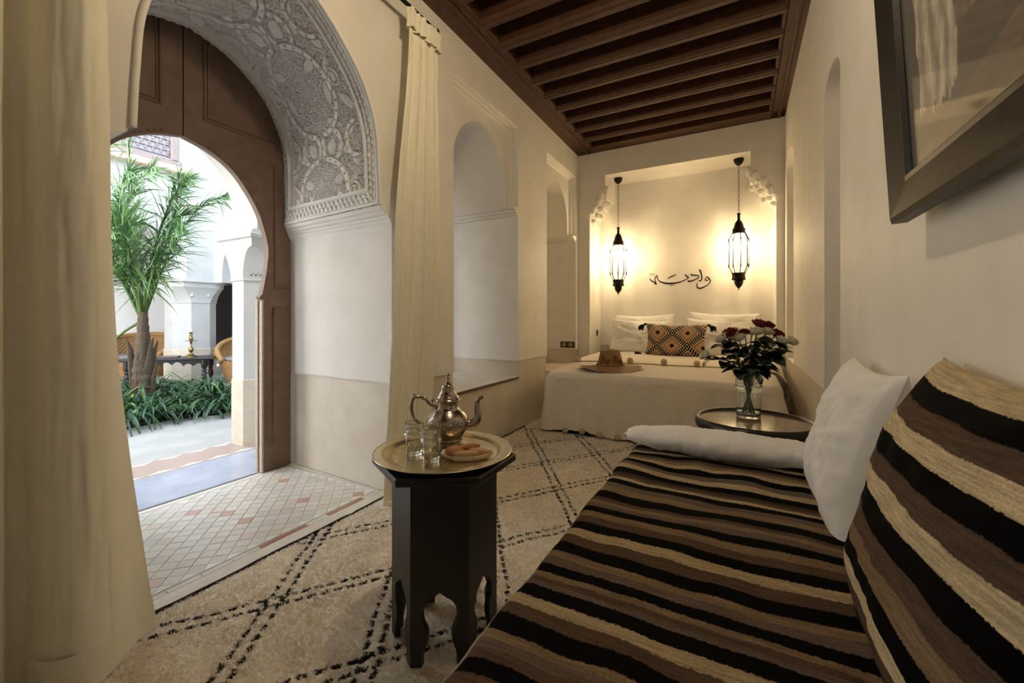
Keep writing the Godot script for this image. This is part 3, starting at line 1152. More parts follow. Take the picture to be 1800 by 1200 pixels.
# ------------------------------------------------------------------ courtyard shell
func courtyard_shell():
	# floor: pale plaster with the polished slab before the door
	var b := MB.new()
	b.box(V(-7.2, -0.08, -1.5), V(8.7, 0.12, 11.0), 0.0)
	var f = struct(obj("floor_courtyard", b, M.court_floor), "pale polished floor of the courtyard")
	var m := MB.new()
	m.box(V(-3.13, -0.02, -1.2), V(0.54, 0.05, 2.6), 0.004)
	obj("threshold_slab", m, M.marble, f)
	# mosaic band between the pillars: reddish ground, white triangles along both edges
	var band := MB.new()
	band.box(V(-3.61, -0.020, -1.0), V(0.40, 0.030, 1.98), 0.002)
	obj("mosaic_band", band, textured(Color(0.60, 0.52, 0.48), Color(0.68, 0.60, 0.55), 0.05, 3.0, 0.35, 71), f)
	var tm := MB.new()
	tm.prism(PackedVector2Array([Vector2(-0.085, 0), Vector2(0.085, 0), Vector2(0, 0.05)]), func(p, s): return V(p.y, -0.003 if s == 0 else -0.012, p.x))
	var tmesh := tm.done()
	var wt := textured(Color(0.84, 0.84, 0.84), Color(0.90, 0.90, 0.90), 0.03, 4.0, 0.3, 72)
	for s in 2:
		for k in 11:
			var t := inst("triangle_tile", tmesh, wt, f)
			t.position = V(-3.775 if s == 0 else -3.445, 0.0012, -1.90 + 0.18 * k)
			t.rotation.y = 0.0 if s == 0 else PI
	# arcade in front of the door
	var a := MB.new()
	arcade_z(a, -3.80, -3.45, [[-2.0, 0.10, 1.775, 0.88], [-2.36, -4.35, 1.775, 0.85]], -5.7, 0.52, 3.0)
	a.quad(V(-3.80, 3.0, 0.52), V(-3.45, 3.0, 0.52), V(-3.45, 3.0, -5.7), V(-3.80, 3.0, -5.7))
	struct(obj("wall_arcade", a, M.court), "white arcade wall between the doorway and the courtyard")
	pillar(V(-3.665, 0, -2.18), 0.43, "white plaster pillar with chamfered corners close outside the doorway")
	pillar(V(-3.665, 0, 0.30), 0.43, "white plaster pillar outside the doorway, on the side of the near curtain")
	# far side of the courtyard: corner pillar, arches, wall above with the lattice window
	var w := MB.new()
	arcade_z(w, -8.85, -8.40, [[-3.62, -1.30, 1.67, 1.0], [-0.85, 1.5, 1.67, 1.0]], -3.62, 3.6, 3.0)
	face_x(w, -8.40, 3.6, -4.15, 3.0, 6.4)
	face_x(w, -8.85, 3.6, -4.15, 3.0, 6.4)
	struct(obj("wall_courtyard_far", w, M.court), "white arcaded wall across the far side of the courtyard")
	var sd := MB.new()
	arcade_x(sd, -4.45, -4.05, [[-8.05, -5.75, 1.67, 1.0], [-5.35, -3.9, 1.67, 0.8]], 3.0)
	sd.quad(V(-8.9, 3.0, -4.05), V(-8.9, 6.4, -4.05), V(-2.9, 6.4, -4.05), V(-2.9, 3.0, -4.05))
	struct(obj("wall_courtyard_side", sd, M.court), "white arcaded wall along the side of the courtyard")
	var back := MB.new()
	face_x(back, -10.3, 4.0, -6.6, 0, 3.1)
	back.quad(V(-10.4, 0, -6.3), V(-10.4, 3.1, -6.3), V(-2.9, 3.1, -6.3), V(-2.9, 0, -6.3))
	back.quad(V(-10.4, 0, 3.9), V(-10.4, 6.4, 3.9), V(-2.9, 6.4, 3.9), V(-2.9, 0, 3.9))  # unseen end wall, kept whiter than the courtyard plaster to bounce sunlight
	back.quad(V(-10.4, 3.05, 4.0), V(-8.4, 3.05, 4.0), V(-8.4, 3.05, -6.6), V(-10.4, 3.05, -6.6))
	back.quad(V(-8.4, 3.05, -4.05), V(-2.9, 3.05, -4.05), V(-2.9, 3.05, -6.6), V(-8.4, 3.05, -6.6))
	struct(obj("wall_gallery", back, M.lace), "inner walls of the courtyard galleries, whiter so that the unseen end wall bounces sunlight")
	corner_pillar()
	# dark doorway in the far gallery
	var dd := Node3D.new()
	dd.name = "door_2"
	add_child(dd)
	struct(dd, "dark brown doorway in the far gallery behind the pillars")
	var q := MB.new()
	q.box(V(-10.27, 1.40, -5.50), V(0.05, 2.04, 1.0), 0.01)
	obj("leaf", q, mat(Color(0.09, 0.06, 0.045), 0.6), dd)
	var fr := MB.new()
	for z in [-6.04, -4.96]:
		fr.box(V(-10.26, 1.40, z), V(0.08, 2.12, 0.08), 0.01)
	fr.box(V(-10.26, 2.46, -5.50), V(0.08, 0.10, 1.16), 0.01)
	obj("frame", fr, M.door, dd)
	lattice_window()

func arcade_z(b: MB, x0: float, x1: float, arches: Array, z_end: float, z_start: float, top: float):
	# wall along z from z_start down to z_end with arches [z_far, z_near, springing, rise]
	for A in arches:
		var zc: float = (A[0] + A[1]) / 2
		var hw: float = absf(A[1] - A[0]) / 2
		var pr := spline2([Vector2(hw, A[2]), Vector2(hw * 0.985, A[2] + A[3] * 0.30), Vector2(hw * 0.87, A[2] + A[3] * 0.58), Vector2(hw * 0.60, A[2] + A[3] * 0.83), Vector2(hw * 0.28, A[2] + A[3] * 0.96), Vector2(0, A[2] + A[3])], 30)
		var all := []
		for k in pr.size():
			all.append(Vector2(zc - pr[k].x, pr[k].y))
		for k in range(pr.size() - 2, -1, -1):
			all.append(Vector2(zc + pr[k].x, pr[k].y))
		b.grid(func(u, w):
			var k: int = clampi(int(round(u * (all.size() - 1))), 0, all.size() - 1)
			return V(lerpf(x0, x1, w), all[k].y, all[k].x), all.size() - 1, 1)
		for k in all.size() - 1:
			for x in [x0, x1]:
				b.quad(V(x, all[k].y, all[k].x), V(x, top, all[k].x), V(x, top, all[k + 1].x), V(x, all[k + 1].y, all[k + 1].x))
	# solid parts between the arches, above the springing
	var zs := [z_start]
	for k in range(arches.size() - 1, -1, -1):
		pass
	var sorted := arches.duplicate()
	sorted.sort_custom(func(p, q): return maxf(p[0], p[1]) > maxf(q[0], q[1]))
	var z := z_start
	for A in sorted:
		var zn: float = maxf(A[0], A[1])
		for x in [x0, x1]:
			face_x(b, x, z, zn, A[2], top)
		z = minf(A[0], A[1])
	for x in [x0, x1]:
		face_x(b, x, z, z_end, sorted[0][2], top)

func arcade_x(b: MB, z0: float, z1: float, arches: Array, top: float):
	for A in arches:
		var xc: float = (A[0] + A[1]) / 2
		var hw: float = absf(A[1] - A[0]) / 2
		var pr := spline2([Vector2(hw, A[2]), Vector2(hw * 0.985, A[2] + A[3] * 0.30), Vector2(hw * 0.87, A[2] + A[3] * 0.58), Vector2(hw * 0.60, A[2] + A[3] * 0.83), Vector2(hw * 0.28, A[2] + A[3] * 0.96), Vector2(0, A[2] + A[3])], 24)
		var all := []
		for k in pr.size():
			all.append(Vector2(xc - pr[k].x, pr[k].y))
		for k in range(pr.size() - 2, -1, -1):
			all.append(Vector2(xc + pr[k].x, pr[k].y))
		b.grid(func(u, w):
			var k: int = clampi(int(round(u * (all.size() - 1))), 0, all.size() - 1)
			return V(all[k].x, all[k].y, lerpf(z0, z1, w)), all.size() - 1, 1)
		for k in all.size() - 1:
			for z in [z0, z1]:
				b.quad(V(all[k].x, all[k].y, z), V(all[k].x, top, z), V(all[k + 1].x, top, z), V(all[k + 1].x, all[k + 1].y, z))
	var p := MB.new()
	for z in [z0, z1]:
		b.quad(V(-8.95, 1.67, z), V(-8.95, top, z), V(-8.05, top, z), V(-8.05, 1.67, z))
		b.quad(V(-3.9, 1.67, z), V(-3.9, top, z), V(-2.9, top, z), V(-2.9, 1.67, z))
	b.box(V(-5.55, 2.33, -4.25), V(0.40, 1.35, 0.40), 0.0)
	b.box(V(-5.55, 0.85, -4.25), V(0.40, 1.70, 0.40), 0.0)

func _octa(w: float, c: float) -> Array:
	var h := w / 2
	return [Vector2(h, h - c), Vector2(h - c, h), Vector2(-h + c, h), Vector2(-h, h - c), Vector2(-h, -h + c), Vector2(-h + c, -h), Vector2(h - c, -h), Vector2(h, -h + c)]

func _oct_loft(b: MB, rows: Array):
	# rows of [y, width, chamfer]
	for k in rows.size() - 1:
		var A := _octa(rows[k][1], rows[k][2])
		var B := _octa(rows[k + 1][1], rows[k + 1][2])
		for i in 8:
			var j := (i + 1) % 8
			b.quad(V(A[i].x, rows[k][0], A[i].y), V(A[j].x, rows[k][0], A[j].y), V(B[j].x, rows[k + 1][0], B[j].y), V(B[i].x, rows[k + 1][0], B[i].y))

func pillar(at: Vector3, w: float, label: String):
	var o := thing("pillar", label, "pillar", at, 0.0, "pillars of the courtyard arcade")
	var d := MB.new()
	_oct_loft(d, [[-0.02, w + 0.012, 0.135], [0.535, w + 0.012, 0.135], [0.545, w - 0.01, 0.13]])
	obj("base", d, M.court_dado, o)
	var s := MB.new()
	var rows := [[0.540, w, 0.132], [1.352, w, 0.132], [1.356, w + 0.025, 0.136], [1.368, w + 0.025, 0.136], [1.372, w + 0.016, 0.134]]
	for k in 15:
		var t := k / 14.0
		rows.append([1.375 + 0.255 * t, w + 0.016 + 0.03 * t, maxf(0.0005, 0.134 * sqrt(1.0 - t * t))])
	rows.append([1.69, w + 0.05, 0.0005])
	_oct_loft(s, rows)
	obj("shaft", s, M.court, o)
	var c := MB.new()
	_oct_loft(c, [[1.69, w + 0.05, 0.001], [1.70, w + 0.085, 0.001], [1.725, w + 0.085, 0.001], [1.735, w + 0.06, 0.001], [1.765, w + 0.03, 0.001], [1.785, w - 0.06, 0.001], [1.786, 0.01, 0.001]])
	obj("ledge", c, M.court, o)
	# stepped triangle on each chamfer: solid prisms, the shade of holes in their colour
	for q in 4:
		var a := PI / 4 + q * PI / 2
		var t := MB.new()
		var base := Basis(Vector3.UP, -a + PI / 2)
		var r := (w * 0.5) * 1.41421 - 0.134 * 0.7071 + 0.012
		var put := func(x, y, s):
			t.prism(PackedVector2Array([Vector2(x - s, y), Vector2(x + s, y), Vector2(x, y + s * 1.1)]), func(p, sd): return V(cos(a) * (r + 0.004 - 0.012 * sd), p.y, sin(a) * (r + 0.004 - 0.012 * sd)) + V(-sin(a), 0, cos(a)) * p.x)
		for k in 3:
			put.call((k - 1) * 0.034, 1.395, 0.012)
		for k in 2:
			put.call((k - 0.5) * 0.034, 1.412, 0.010)
		put.call(0.0, 1.430, 0.010)
		put.call(0.0, 1.446, 0.004)
		put.call(0.0, 1.456, 0.004)
		obj("hole_shade_motif", t, mat(Color(0.30, 0.28, 0.27), 0.9), o)

func corner_pillar():
	var o := thing("corner_pillar", "tall white compound pillar at the far corner of the courtyard behind the dark table", "pillar", V(-8.70, 0, -3.86))
	var d := MB.new()
	_oct_loft(d, [[-0.02, 0.70, 0.20], [0.50, 0.70, 0.20], [0.51, 0.67, 0.19]])
	obj("base", d, M.court_dado, o)
	var s := MB.new()
	_oct_loft(s, [[0.50, 0.68, 0.195], [1.30, 0.68, 0.195], [1.305, 0.70, 0.20], [1.33, 0.70, 0.20]])
	obj("shaft", s, M.court, o)
	var c := MB.new()
	var rows := []
	for k in 10:
		var t := k / 9.0
		rows.append([1.33 + 0.25 * t, 0.70 + 0.10 * pow(t, 2.2), 0.20 * (1.0 - 0.4 * t)])
	rows.append([1.66, 0.81, 0.11])
	rows.append([1.665, 0.86, 0.11])
	rows.append([1.69, 0.86, 0.11])
	rows.append([1.70, 0.74, 0.14])
	rows.append([3.0, 0.74, 0.14])
	_oct_loft(c, rows)
	obj("capital", c, M.court, o)
	for k in 2:
		var n := MB.new()
		var pr := []
		for j in 9:
			pr.append(Vector2(0.035 * cos(PI * 0.5 * j / 8.0), 0.07 * sin(PI * 0.5 * j / 8.0)))
		n.lathe(pr, 10, V(0.345, 1.42, -0.12 + 0.26 * k))
		obj("carved_motif", n, M.court, o)

func lattice_window():
	# turned-wood lattice high on the far wall
	var o := Node3D.new()
	o.name = "window_2"
	add_child(o)
	struct(o, "grey wooden lattice window high on the far courtyard wall")
	var x := -8.36
	var z0 := -3.46
	var z1 := -1.2
	var y0 := 3.66
	var y1 := 4.9
	var f := MB.new()
	f.box(V(x, y0 - 0.02, (z0 + z1) / 2), V(0.10, 0.10, z1 - z0 + 0.2), 0.01)
	f.box(V(x, y1, (z0 + z1) / 2), V(0.10, 0.10, z1 - z0), 0.01)
	for z in [z0, -2.72, -1.95, z1]:
		f.box(V(x, (y0 + y1) / 2, z), V(0.10, y1 - y0, 0.11), 0.01)
	obj("frame", f, M.grey_wood, o)
	var sill := MB.new()
	sill.box(V(x + 0.02, y0 - 0.13, (z0 + z1) / 2), V(0.20, 0.10, z1 - z0 + 0.5), 0.015)
	obj("sill", sill, textured(Color(0.72, 0.66, 0.58), Color(0.80, 0.74, 0.66), 0.02, 1.0, 0.8, 75), o)
	var l := MB.new()
	var y := y0 + 0.08
	var row := 0
	while y < y1 - 0.05:
		l.box(V(x - 0.01, y, (z0 + z1) / 2), V(0.025, 0.018, z1 - z0 - 0.1), 0.004)
		var z := z0 + 0.08 + (0.05 if row % 2 else 0.0)
		while z < z1 - 0.05:
			l.box(V(x - 0.01, y + 0.045, z), V(0.030, 0.072, 0.022), 0.006)
			l.box(V(x - 0.008, y + 0.045, z), V(0.036, 0.028, 0.036), 0.008)
			z += 0.10
		y += 0.09
		row += 1
	obj("lattice", l, M.grey_wood, o).set_meta("kind", "stuff")
	var bk := MB.new()
	bk.box(V(x - 0.03, (y0 + y1) / 2, (z0 + z1) / 2), V(0.01, y1 - y0, z1 - z0), 0.0)
	obj("shutter", bk, mat(Color(0.62, 0.62, 0.68), 0.7), o)

# ------------------------------------------------------------------ rug
func rug_dark(x: float, z: float) -> bool:
	# lattice of lozenges drawn with pairs of broken dark lines
	var jx := x + 0.012 * noise(x * 4.0, z * 4.0, 2.0)
	var jz := z + 0.012 * noise(x * 4.0, z * 4.0, 8.0)
	var d := 0.829 * jx - 0.559 * jz
	var e := 0.809 * jx + 0.588 * jz
	var a := fposmod(d - 0.105 + 0.2065, 0.413) - 0.2065
	var b := fposmod(e + 1.752 + 0.213, 0.426) - 0.213
	var along_a := 0.559 * jx + 0.829 * jz
	var along_b := 0.588 * jx - 0.809 * jz
	for q in [[a, along_a], [b, along_b]]:
		var t: float = absf(absf(q[0]) - 0.024)
		var sgn := 0.5 if q[0] > 0 else 0.0
		if t < 0.009 and fposmod(q[1] / 0.046 + sgn, 1.0) < 0.74:
			return true
	return false

func rug_build():
	var o := thing("rug", "shaggy cream wool rug with a black lozenge lattice on the floor", "rug")
	var x0 := -1.797
	var x1 := 0.30
	var z0 := 0.9
	var z1 := -3.56
	var b := MB.new()
	# woven ground: nubbly wool, the lattice in dark yarn
	var cell := 0.006
	var nu := int((-0.28 - x0) / cell)
	var nv := int((0.2 - z1) / cell)
	var lo := Color(0.78, 0.71, 0.61)
	var hi := Color(0.91, 0.86, 0.77)
	for j in nv + 1:
		var z := lerpf(0.2, z1, float(j) / nv)
		for i in nu + 1:
			var x := lerpf(x0, -0.28, float(i) / nu)
			var n := noise(x * 55.0, z * 55.0, 1.0)
			b.col = Color(0.018, 0.014, 0.011) if rug_dark(x, z) else lo.lerp(hi, clampf(0.5 + n * 0.6 + 0.5 * noise(x * 6.0, z * 6.0, 3.0), 0, 1))
			b.vert(V(x + 0.003 * noise(x * 70.0, z * 70.0, 5.0), 0.012 + 0.0028 * n + 0.003 * noise(x * 9.0, z * 9.0, 9.0) - (0.003 if b.col.r < 0.1 else 0.0), z))
	for j in nv:
		for i in nu:
			var q := j * (nu + 1) + i
			b.tri(q, q + 1, q + nu + 2)
			b.tri(q, q + nu + 2, q + nu + 1)
	obj("ground_weave", b, M.vcol, o, true)
	var bb := MB.new()
	bb.box(V((x0 + x1) / 2, 0.003, (z0 + z1) / 2), V(x1 - x0 - 0.01, 0.006, z0 - z1), 0.0)
	obj("backing", bb, mat(Color(0.78, 0.71, 0.61), 1.0), o)
	# binding along the long edge
	var path := []
	for i in 120:
		var z := lerpf(z0, z1, i / 119.0)
		path.append(V(x0 - 0.004 + 0.010 * noise(z * 3.0, 1.0) + 0.004 * noise(z * 17.0, 4.0), 0.010 + 0.004 * noise(z * 11.0, 7.0), z))
	var bd := MB.new()
	bd.tube(path, 0.0105, 6)
	obj("binding", bd, textured(Color(0.10, 0.075, 0.055), Color(0.18, 0.135, 0.10), 0.1, 8.0, 1.0, 81), o)
	# pile: one tuft of bent wool ends, set many times
	var t := MB.new()
	var r3 := RandomNumberGenerator.new()
	r3.seed = 3
	for k in 10:
		var a := r3.randf() * TAU
		var lean := r3.randf_range(0.2, 0.9)
		var h := r3.randf_range(0.6, 1.0)
		var base := V(r3.randf_range(-0.5, 0.5), 0, r3.randf_range(-0.5, 0.5))
		var tip := base + V(cos(a) * lean, h, sin(a) * lean)
		var side := V(-sin(a), 0, cos(a)) * 0.11
		var mid := base.lerp(tip, 0.55) + V(0, 0.16, 0)
		t.quad(base - side, base + side, mid + side * 0.95, mid - side * 0.95)
		t.trip(mid - side * 0.95, mid + side * 0.95, tip)
	var mesh := t.done()
	var xf := []
	var cols := []
	var cream := [Color(0.88, 0.81, 0.70), Color(0.93, 0.87, 0.77), Color(0.85, 0.77, 0.66), Color(0.91, 0.84, 0.74)]
	var z := 0.2
	while z > z1 + 0.02:
		var step := lerpf(0.013, 0.021, clampf((-z - 0.6) / 2.6, 0, 1))
		var x := x0 + 0.008
		while x < -0.30:
			var px := x + r3.randf_range(-0.4, 0.4) * step
			var pz := z + r3.randf_range(-0.4, 0.4) * step
			var dark := rug_dark(px, pz)
			var s := step * r3.randf_range(0.8, 1.1) * (0.55 if dark else 1.0)
			var hgt := r3.randf_range(0.006, 0.010) * (0.85 if dark else 1.0)
			# the nap leans in drifts
			var lx := noise(px * 3.0, pz * 3.0, 20.0) * 0.6
			var lz := 0.25 + noise(px * 3.0, pz * 3.0, 40.0) * 0.5
			var bs := Basis(V(s, 0, 0), V(lx * hgt, hgt, lz * hgt), V(0, 0, s)) * Basis(Vector3.UP, r3.randf() * TAU)
			xf.append(Transform3D(bs, V(px, 0.011, pz)))
			if dark:
				cols.append(Color(0.016, 0.012, 0.009) * r3.randf_range(0.7, 1.6))
			else:
				var c: Color = cream[r3.randi() % 4]
				cols.append(c * (1.0 + 0.16 * noise(px * 5.0, pz * 5.0, 60.0)))
			x += step
		z -= step
	var mm := MultiMesh.new()
	mm.transform_format = MultiMesh.TRANSFORM_3D
	mm.use_colors = true
	mm.mesh = mesh
	mm.instance_count = xf.size()
	for k in xf.size():
		mm.set_instance_transform(k, xf[k])
		mm.set_instance_color(k, cols[k])
	var p := MultiMeshInstance3D.new()
	p.name = "pile"
	p.multimesh = mm
	p.material_override = M.wool
	p.set_meta("kind", "stuff")
	o.add_child(p)

# ------------------------------------------------------------------ daybed
func stripe_image(w: int, h: int, edges: Array, tones: Array, wob: float, fuzz: float, sd: float) -> ImageTexture:
	# woven stripes across v: edges are positions 0..1 where tone k begins
	var data := PackedByteArray()
	data.resize(w * h * 3)
	var n2 := FastNoiseLite.new()
	n2.seed = int(sd)
	n2.frequency = 1.0
	n2.fractal_octaves = 2
	for j in h:
		var v := float(j) / h
		for i in w:
			var u := float(i) / w
			var vv := v + wob * n2.get_noise_2d(u * 4.0 + sd, v * 9.0) + fuzz * n2.get_noise_2d(u * 90.0, v * 60.0)
			var k := 0
			while k < edges.size() - 1 and vv >= edges[k + 1]:
				k += 1
			var c: Color = tones[k]
			var s := 1.0 + 0.17 * n2.get_noise_2d(u * 7.0 + 30.0, v * h * 0.22) + 0.15 * n2.get_noise_2d(u * w * 0.25, v * h * 0.45)
			var q := (j * w + i) * 3
			data[q] = clampi(int(c.r * s * 255.0), 0, 255)
			data[q + 1] = clampi(int(c.g * s * 255.0), 0, 255)
			data[q + 2] = clampi(int(c.b * s * 255.0), 0, 255)
	return ImageTexture.create_from_image(Image.create_from_data(w, h, false, Image.FORMAT_RGB8, data))

func wool(tex: Texture2D) -> StandardMaterial3D:
	var m := mat(Color.WHITE, 1.0)
	m.albedo_texture = tex
	m.metallic_specular = 0.2
	return m

func daybed_build():
	var o := thing("daybed", "low daybed against the right wall under a black, brown and cream striped wool blanket", "daybed")
	var x0 := -0.425
	var x1 := 0.405
	var zf := -2.03
	var zn := 1.15
	var base := MB.new()
	base.box(V(0.0, 0.13, -0.45), V(0.78, 0.26, 3.1), 0.01)
	obj("base", base, M.black_wood, o)
	var mt := MB.new()
	mt.box(V((x0 + x1) / 2, 0.345, (zf + zn) / 2), V(x1 - x0 - 0.02, 0.17, zn - zf - 0.03), 0.03)
	obj("mattress", mt, M.white_cloth, o)
	# blanket
	var blacks := [-2.09, -1.975, -1.855, -1.73, -1.605, -1.495, -1.375, -1.25, -1.137, -1.015, -0.910, -0.820, -0.713, -0.594, -0.485, -0.37, -0.26, -0.14, -0.03, 0.09, 0.2, 0.31, 0.42, 0.54, 0.65, 0.76, 0.88, 1.0, 1.1, 1.2]
	var cr := Color(0.66, 0.585, 0.46)
	var tan := Color(0.495, 0.415, 0.32)
	var br := Color(0.345, 0.28, 0.23)
	var gr := Color(0.40, 0.345, 0.305)
	var dk := Color(0.265, 0.21, 0.17)
	var bk := Color(0.042, 0.037, 0.035)
	var sets := [[br, cr], [dk, gr, cr], [br, tan, cr], [gr, cr], [dk, br, cr], [gr, tan], [br, tan, gr], [tan, br], [cr, br], [tan, gr], [tan, br, gr], [cr, br], [tan, gr, br]]
	var edges := []
	var tones := []
	var to_v := func(z): return (z - blacks[0]) / (blacks[-1] - blacks[0])
	for k in blacks.size() - 1:
		var a: float = blacks[k]
		var c: float = blacks[k + 1]
		var wide := 0.19 + 0.05 * sin(k * 2.3)
		var st: Array = sets[k % sets.size()]
		edges.append(to_v.call(a - (0.02 if k else 0.0)))
		tones.append(bk)
		for q in st.size():
			edges.append(to_v.call(lerpf(a, c, wide + (1.0 - wide - 0.19) * q / st.size())))
			tones.append(st[q])
	edges[0] = -1.0
	var tex := stripe_image(384, 1600, edges, tones, 0.0035, 0.0008, 3.0)
	var b := MB.new()
	var nu := 90
	var nv := 240
	for j in nv + 1:
		var z := lerpf(zf, zn, float(j) / nv)
		for i in nu + 1:
			# arc across: hangs over the left edge, lies flat, tucked at the wall
			var s := float(i) / nu * (x1 - x0 + 0.14)
			var ex := x0 + 0.010 * noise(z * 3.1, 9.0) + 0.004 * noise(z * 12.0, 5.0)
			var x: float
			var y: float
			var top := 0.462 + 0.008 * noise(s * 2.5, z * 2.0, 3.0) + 0.006 * sin(z * 9.0 + 1.5 * noise(s * 3.0, z * 2.0)) * clampf((s - 0.14) * 4.0, 0, 1)
			# soft folds near the bolster
			top += 0.012 * exp(-pow((z + 1.72 + 0.10 * (s - 0.5)) / 0.10, 2.0)) * (0.5 + 0.5 * sin(s * 14.0))
			if s < 0.115:
				x = ex - 0.004
				y = 0.30 + s * 1.1
			else:
				var q := clampf((s - 0.115) / 0.06, 0, 1)
				x = ex + (s - 0.14) if s > 0.175 else ex - 0.004 + (s - 0.115) * 0.65 * q
				y = lerpf(0.4265, top, sqrt(1.0 - pow(1.0 - q, 2.0)))
			if s > 0.175:
				x = x0 + (s - 0.14) + (ex - x0) * clampf(1.0 - (s - 0.175) * 8.0, 0, 1)
			b.vert(V(minf(x, x1), y, z), Vector2(float(i) / nu, to_v.call(z)))
	for j in nv:
		for i in nu:
			var p := j * (nu + 1) + i
			b.tri(p, p + 1, p + nu + 2)
			b.tri(p, p + nu + 2, p + nu + 1)
	obj("blanket", b, wool(tex), o)
	# pale selvedge along the edge
	var sv := MB.new()
	var path := []
	for i in 150:
		var z := lerpf(zf, zn, i / 149.0)
		var ex := x0 + 0.010 * noise(z * 3.1, 9.0) + 0.004 * noise(z * 12.0, 5.0)
		path.append(V(ex - 0.004, 0.440 + 0.004 * noise(z * 9.0, 2.0), z))
	sv.tube(path, 0.0055, 6)
	obj("selvedge", sv, mat(Color(0.62, 0.58, 0.52), 1.0), o)
	# loose wool fibres on the blanket
	var fb := MB.new()
	fb.trip(V(-0.03, 0, 0), V(0.03, 0, 0), V(0.25, 1.0, 0.1))
	var mm := MultiMesh.new()
	mm.transform_format = MultiMesh.TRANSFORM_3D
	mm.use_colors = true
	mm.mesh = fb.done()
	var r4 := RandomNumberGenerator.new()
	r4.seed = 21
	var img := tex.get_image()
	var cnt := 26000
	mm.instance_count = cnt
	for k in cnt:
		var z := lerpf(-2.0, -0.35, r4.randf())
		var x := lerpf(x0 + 0.03, x1 - 0.06, r4.randf())
		var c := img.get_pixel(int(clampf((x - x0 + 0.14) / (x1 - x0 + 0.14), 0, 0.999) * 384), int(to_v.call(z) * 1600)).srgb_to_linear()
		var L := r4.randf_range(0.006, 0.012)
		var bs := Basis(V(L, 0, 0), V(r4.randf_range(-0.8, 0.8) * L, L * 0.5, r4.randf_range(-0.5, 0.9) * L), V(0, 0, L)) * Basis(Vector3.UP, r4.randf() * TAU)
		var s := x - x0 + 0.14
		var y := 0.462 + 0.008 * noise(s * 2.5, z * 2.0, 3.0) + 0.006 * sin(z * 9.0 + 1.5 * noise(s * 3.0, z * 2.0)) * clampf((s - 0.14) * 4.0, 0, 1)
		y += 0.012 * exp(-pow((z + 1.72 + 0.10 * (s - 0.5)) / 0.10, 2.0)) * (0.5 + 0.5 * sin(s * 14.0))
		mm.set_instance_transform(k, Transform3D(bs, V(x, y - 0.001, z)))
		mm.set_instance_color(k, c * 1.15)
	var fz := MultiMeshInstance3D.new()
	fz.name = "nap"
	fz.multimesh = mm
	fz.material_override = M.vcol
	fz.set_meta("kind", "stuff")
	o.add_child(fz)
	# bolster across the far end
	var bo := MB.new()
	var L := 0.80
	bo.grid(func(u, w):
		var e := sin(clampf(w, 0.0, 1.0) * PI)
		var r := 0.076 * pow(maxf(e, 0.0), 0.30)
		var a: float = u * TAU
		r += (0.0036 * noise(w * 40.0, cos(a) * 0.9, sin(a) * 0.9) + 0.004 * noise(w * 9.0, cos(a) * 1.2, sin(a) * 1.2)) * minf(e * 3.0, 1.0)
		return V((w - 0.5) * L, sin(a) * r * 0.79 + 0.01 * noise(w * 4.0, 0.0), cos(a) * r * 1.12), 40, 120, true)
	var bl := thing("bolster", "long white bolster lying across the far end of the striped daybed", "bolster", V(-0.055, 0.521, -1.940), 0.0)
	bl.rotation.y = 0.015
	obj("cover", bo, M.white_cloth, bl)
	var tip := MB.new()
	tip.tube([V(-L / 2 + 0.012, 0.0, 0), V(-L / 2 - 0.012, -0.006, 0.003)], [0.012, 0.004], 8)
	obj("gathered_end", tip, M.white_cloth, bl)
	# white cushion against the wall, then the striped one in front
	var wc := thing("white_cushion", "square white cushion leaning on the wall between bolster and striped cushion", "cushion")
	wc.transform = Transform3D(Basis(V(0, 0, -1), V(0.26, 0.965, 0), V(0.965, -0.26, 0)).orthonormalized(), V(0.298, 0.668, -1.640))
	obj("cover", pillow(0.56, 0.50, 0.165, 0.016, 4.0), M.white_cloth, wc)
	var sc := thing("striped_cushion", "large wool cushion with black, brown and cream stripes at the front of the daybed", "cushion")
	sc.transform = Transform3D(Basis(V(0, 0, -1), V(0.24, 0.97, 0), V(0.97, -0.24, 0)).orthonormalized(), V(0.312, 0.695, -0.855))
	var se := [-1.0, 0.065, 0.130, 0.195, 0.262, 0.330, 0.398, 0.470, 0.538, 0.605, 0.675, 0.740, 0.80, 0.87, 0.935]
	var cw := Color(0.76, 0.69, 0.56)
	var stn := [cw, bk, br, cw, bk, br, cw, bk, br, tan, bk, cw, br, bk, cw]
	var st := wool(stripe_image(384, 384, se, stn, 0.007, 0.002, 9.0))
	obj("cover", pillow(0.72, 0.56, 0.24, 0.008, 8.0), st, sc)

func pillow(w: float, h: float, t: float, wr: float, sd: float) -> MB:
	# stuffed square: puffed middle, thin edges, drawn-in sides and pointed corners; front faces -z
	var b := MB.new()
	for side in [-1.0, 1.0]:
		b.grid(func(u, q):
			var x: float = u * 2.0 - 1.0
			var y: float = 1.0 - q * 2.0
			var cx := 1.0 - 0.10 * (1.0 - y * y)
			var cy := 1.0 - 0.10 * (1.0 - x * x)
			var puff := pow(maxf(0.0, 1.0 - pow(absf(x), 2.6)), 0.5) * pow(maxf(0.0, 1.0 - pow(absf(y), 2.6)), 0.5)
			var rim := 1.0 - maxf(absf(x), absf(y))
			var crease := wr * noise(x * 1.6 + sd, y * 1.6, side) + wr * 0.7 * noise(atan2(y, x) * 2.4, 1.0 + sd, side) * clampf(rim * 3.0, 0, 1)
			return V(x * w * 0.5 * cx, y * h * 0.5 * cy, side * (t * 0.5 * puff + crease * minf(1.0, rim * 6.0))), 44, 44)
	return b

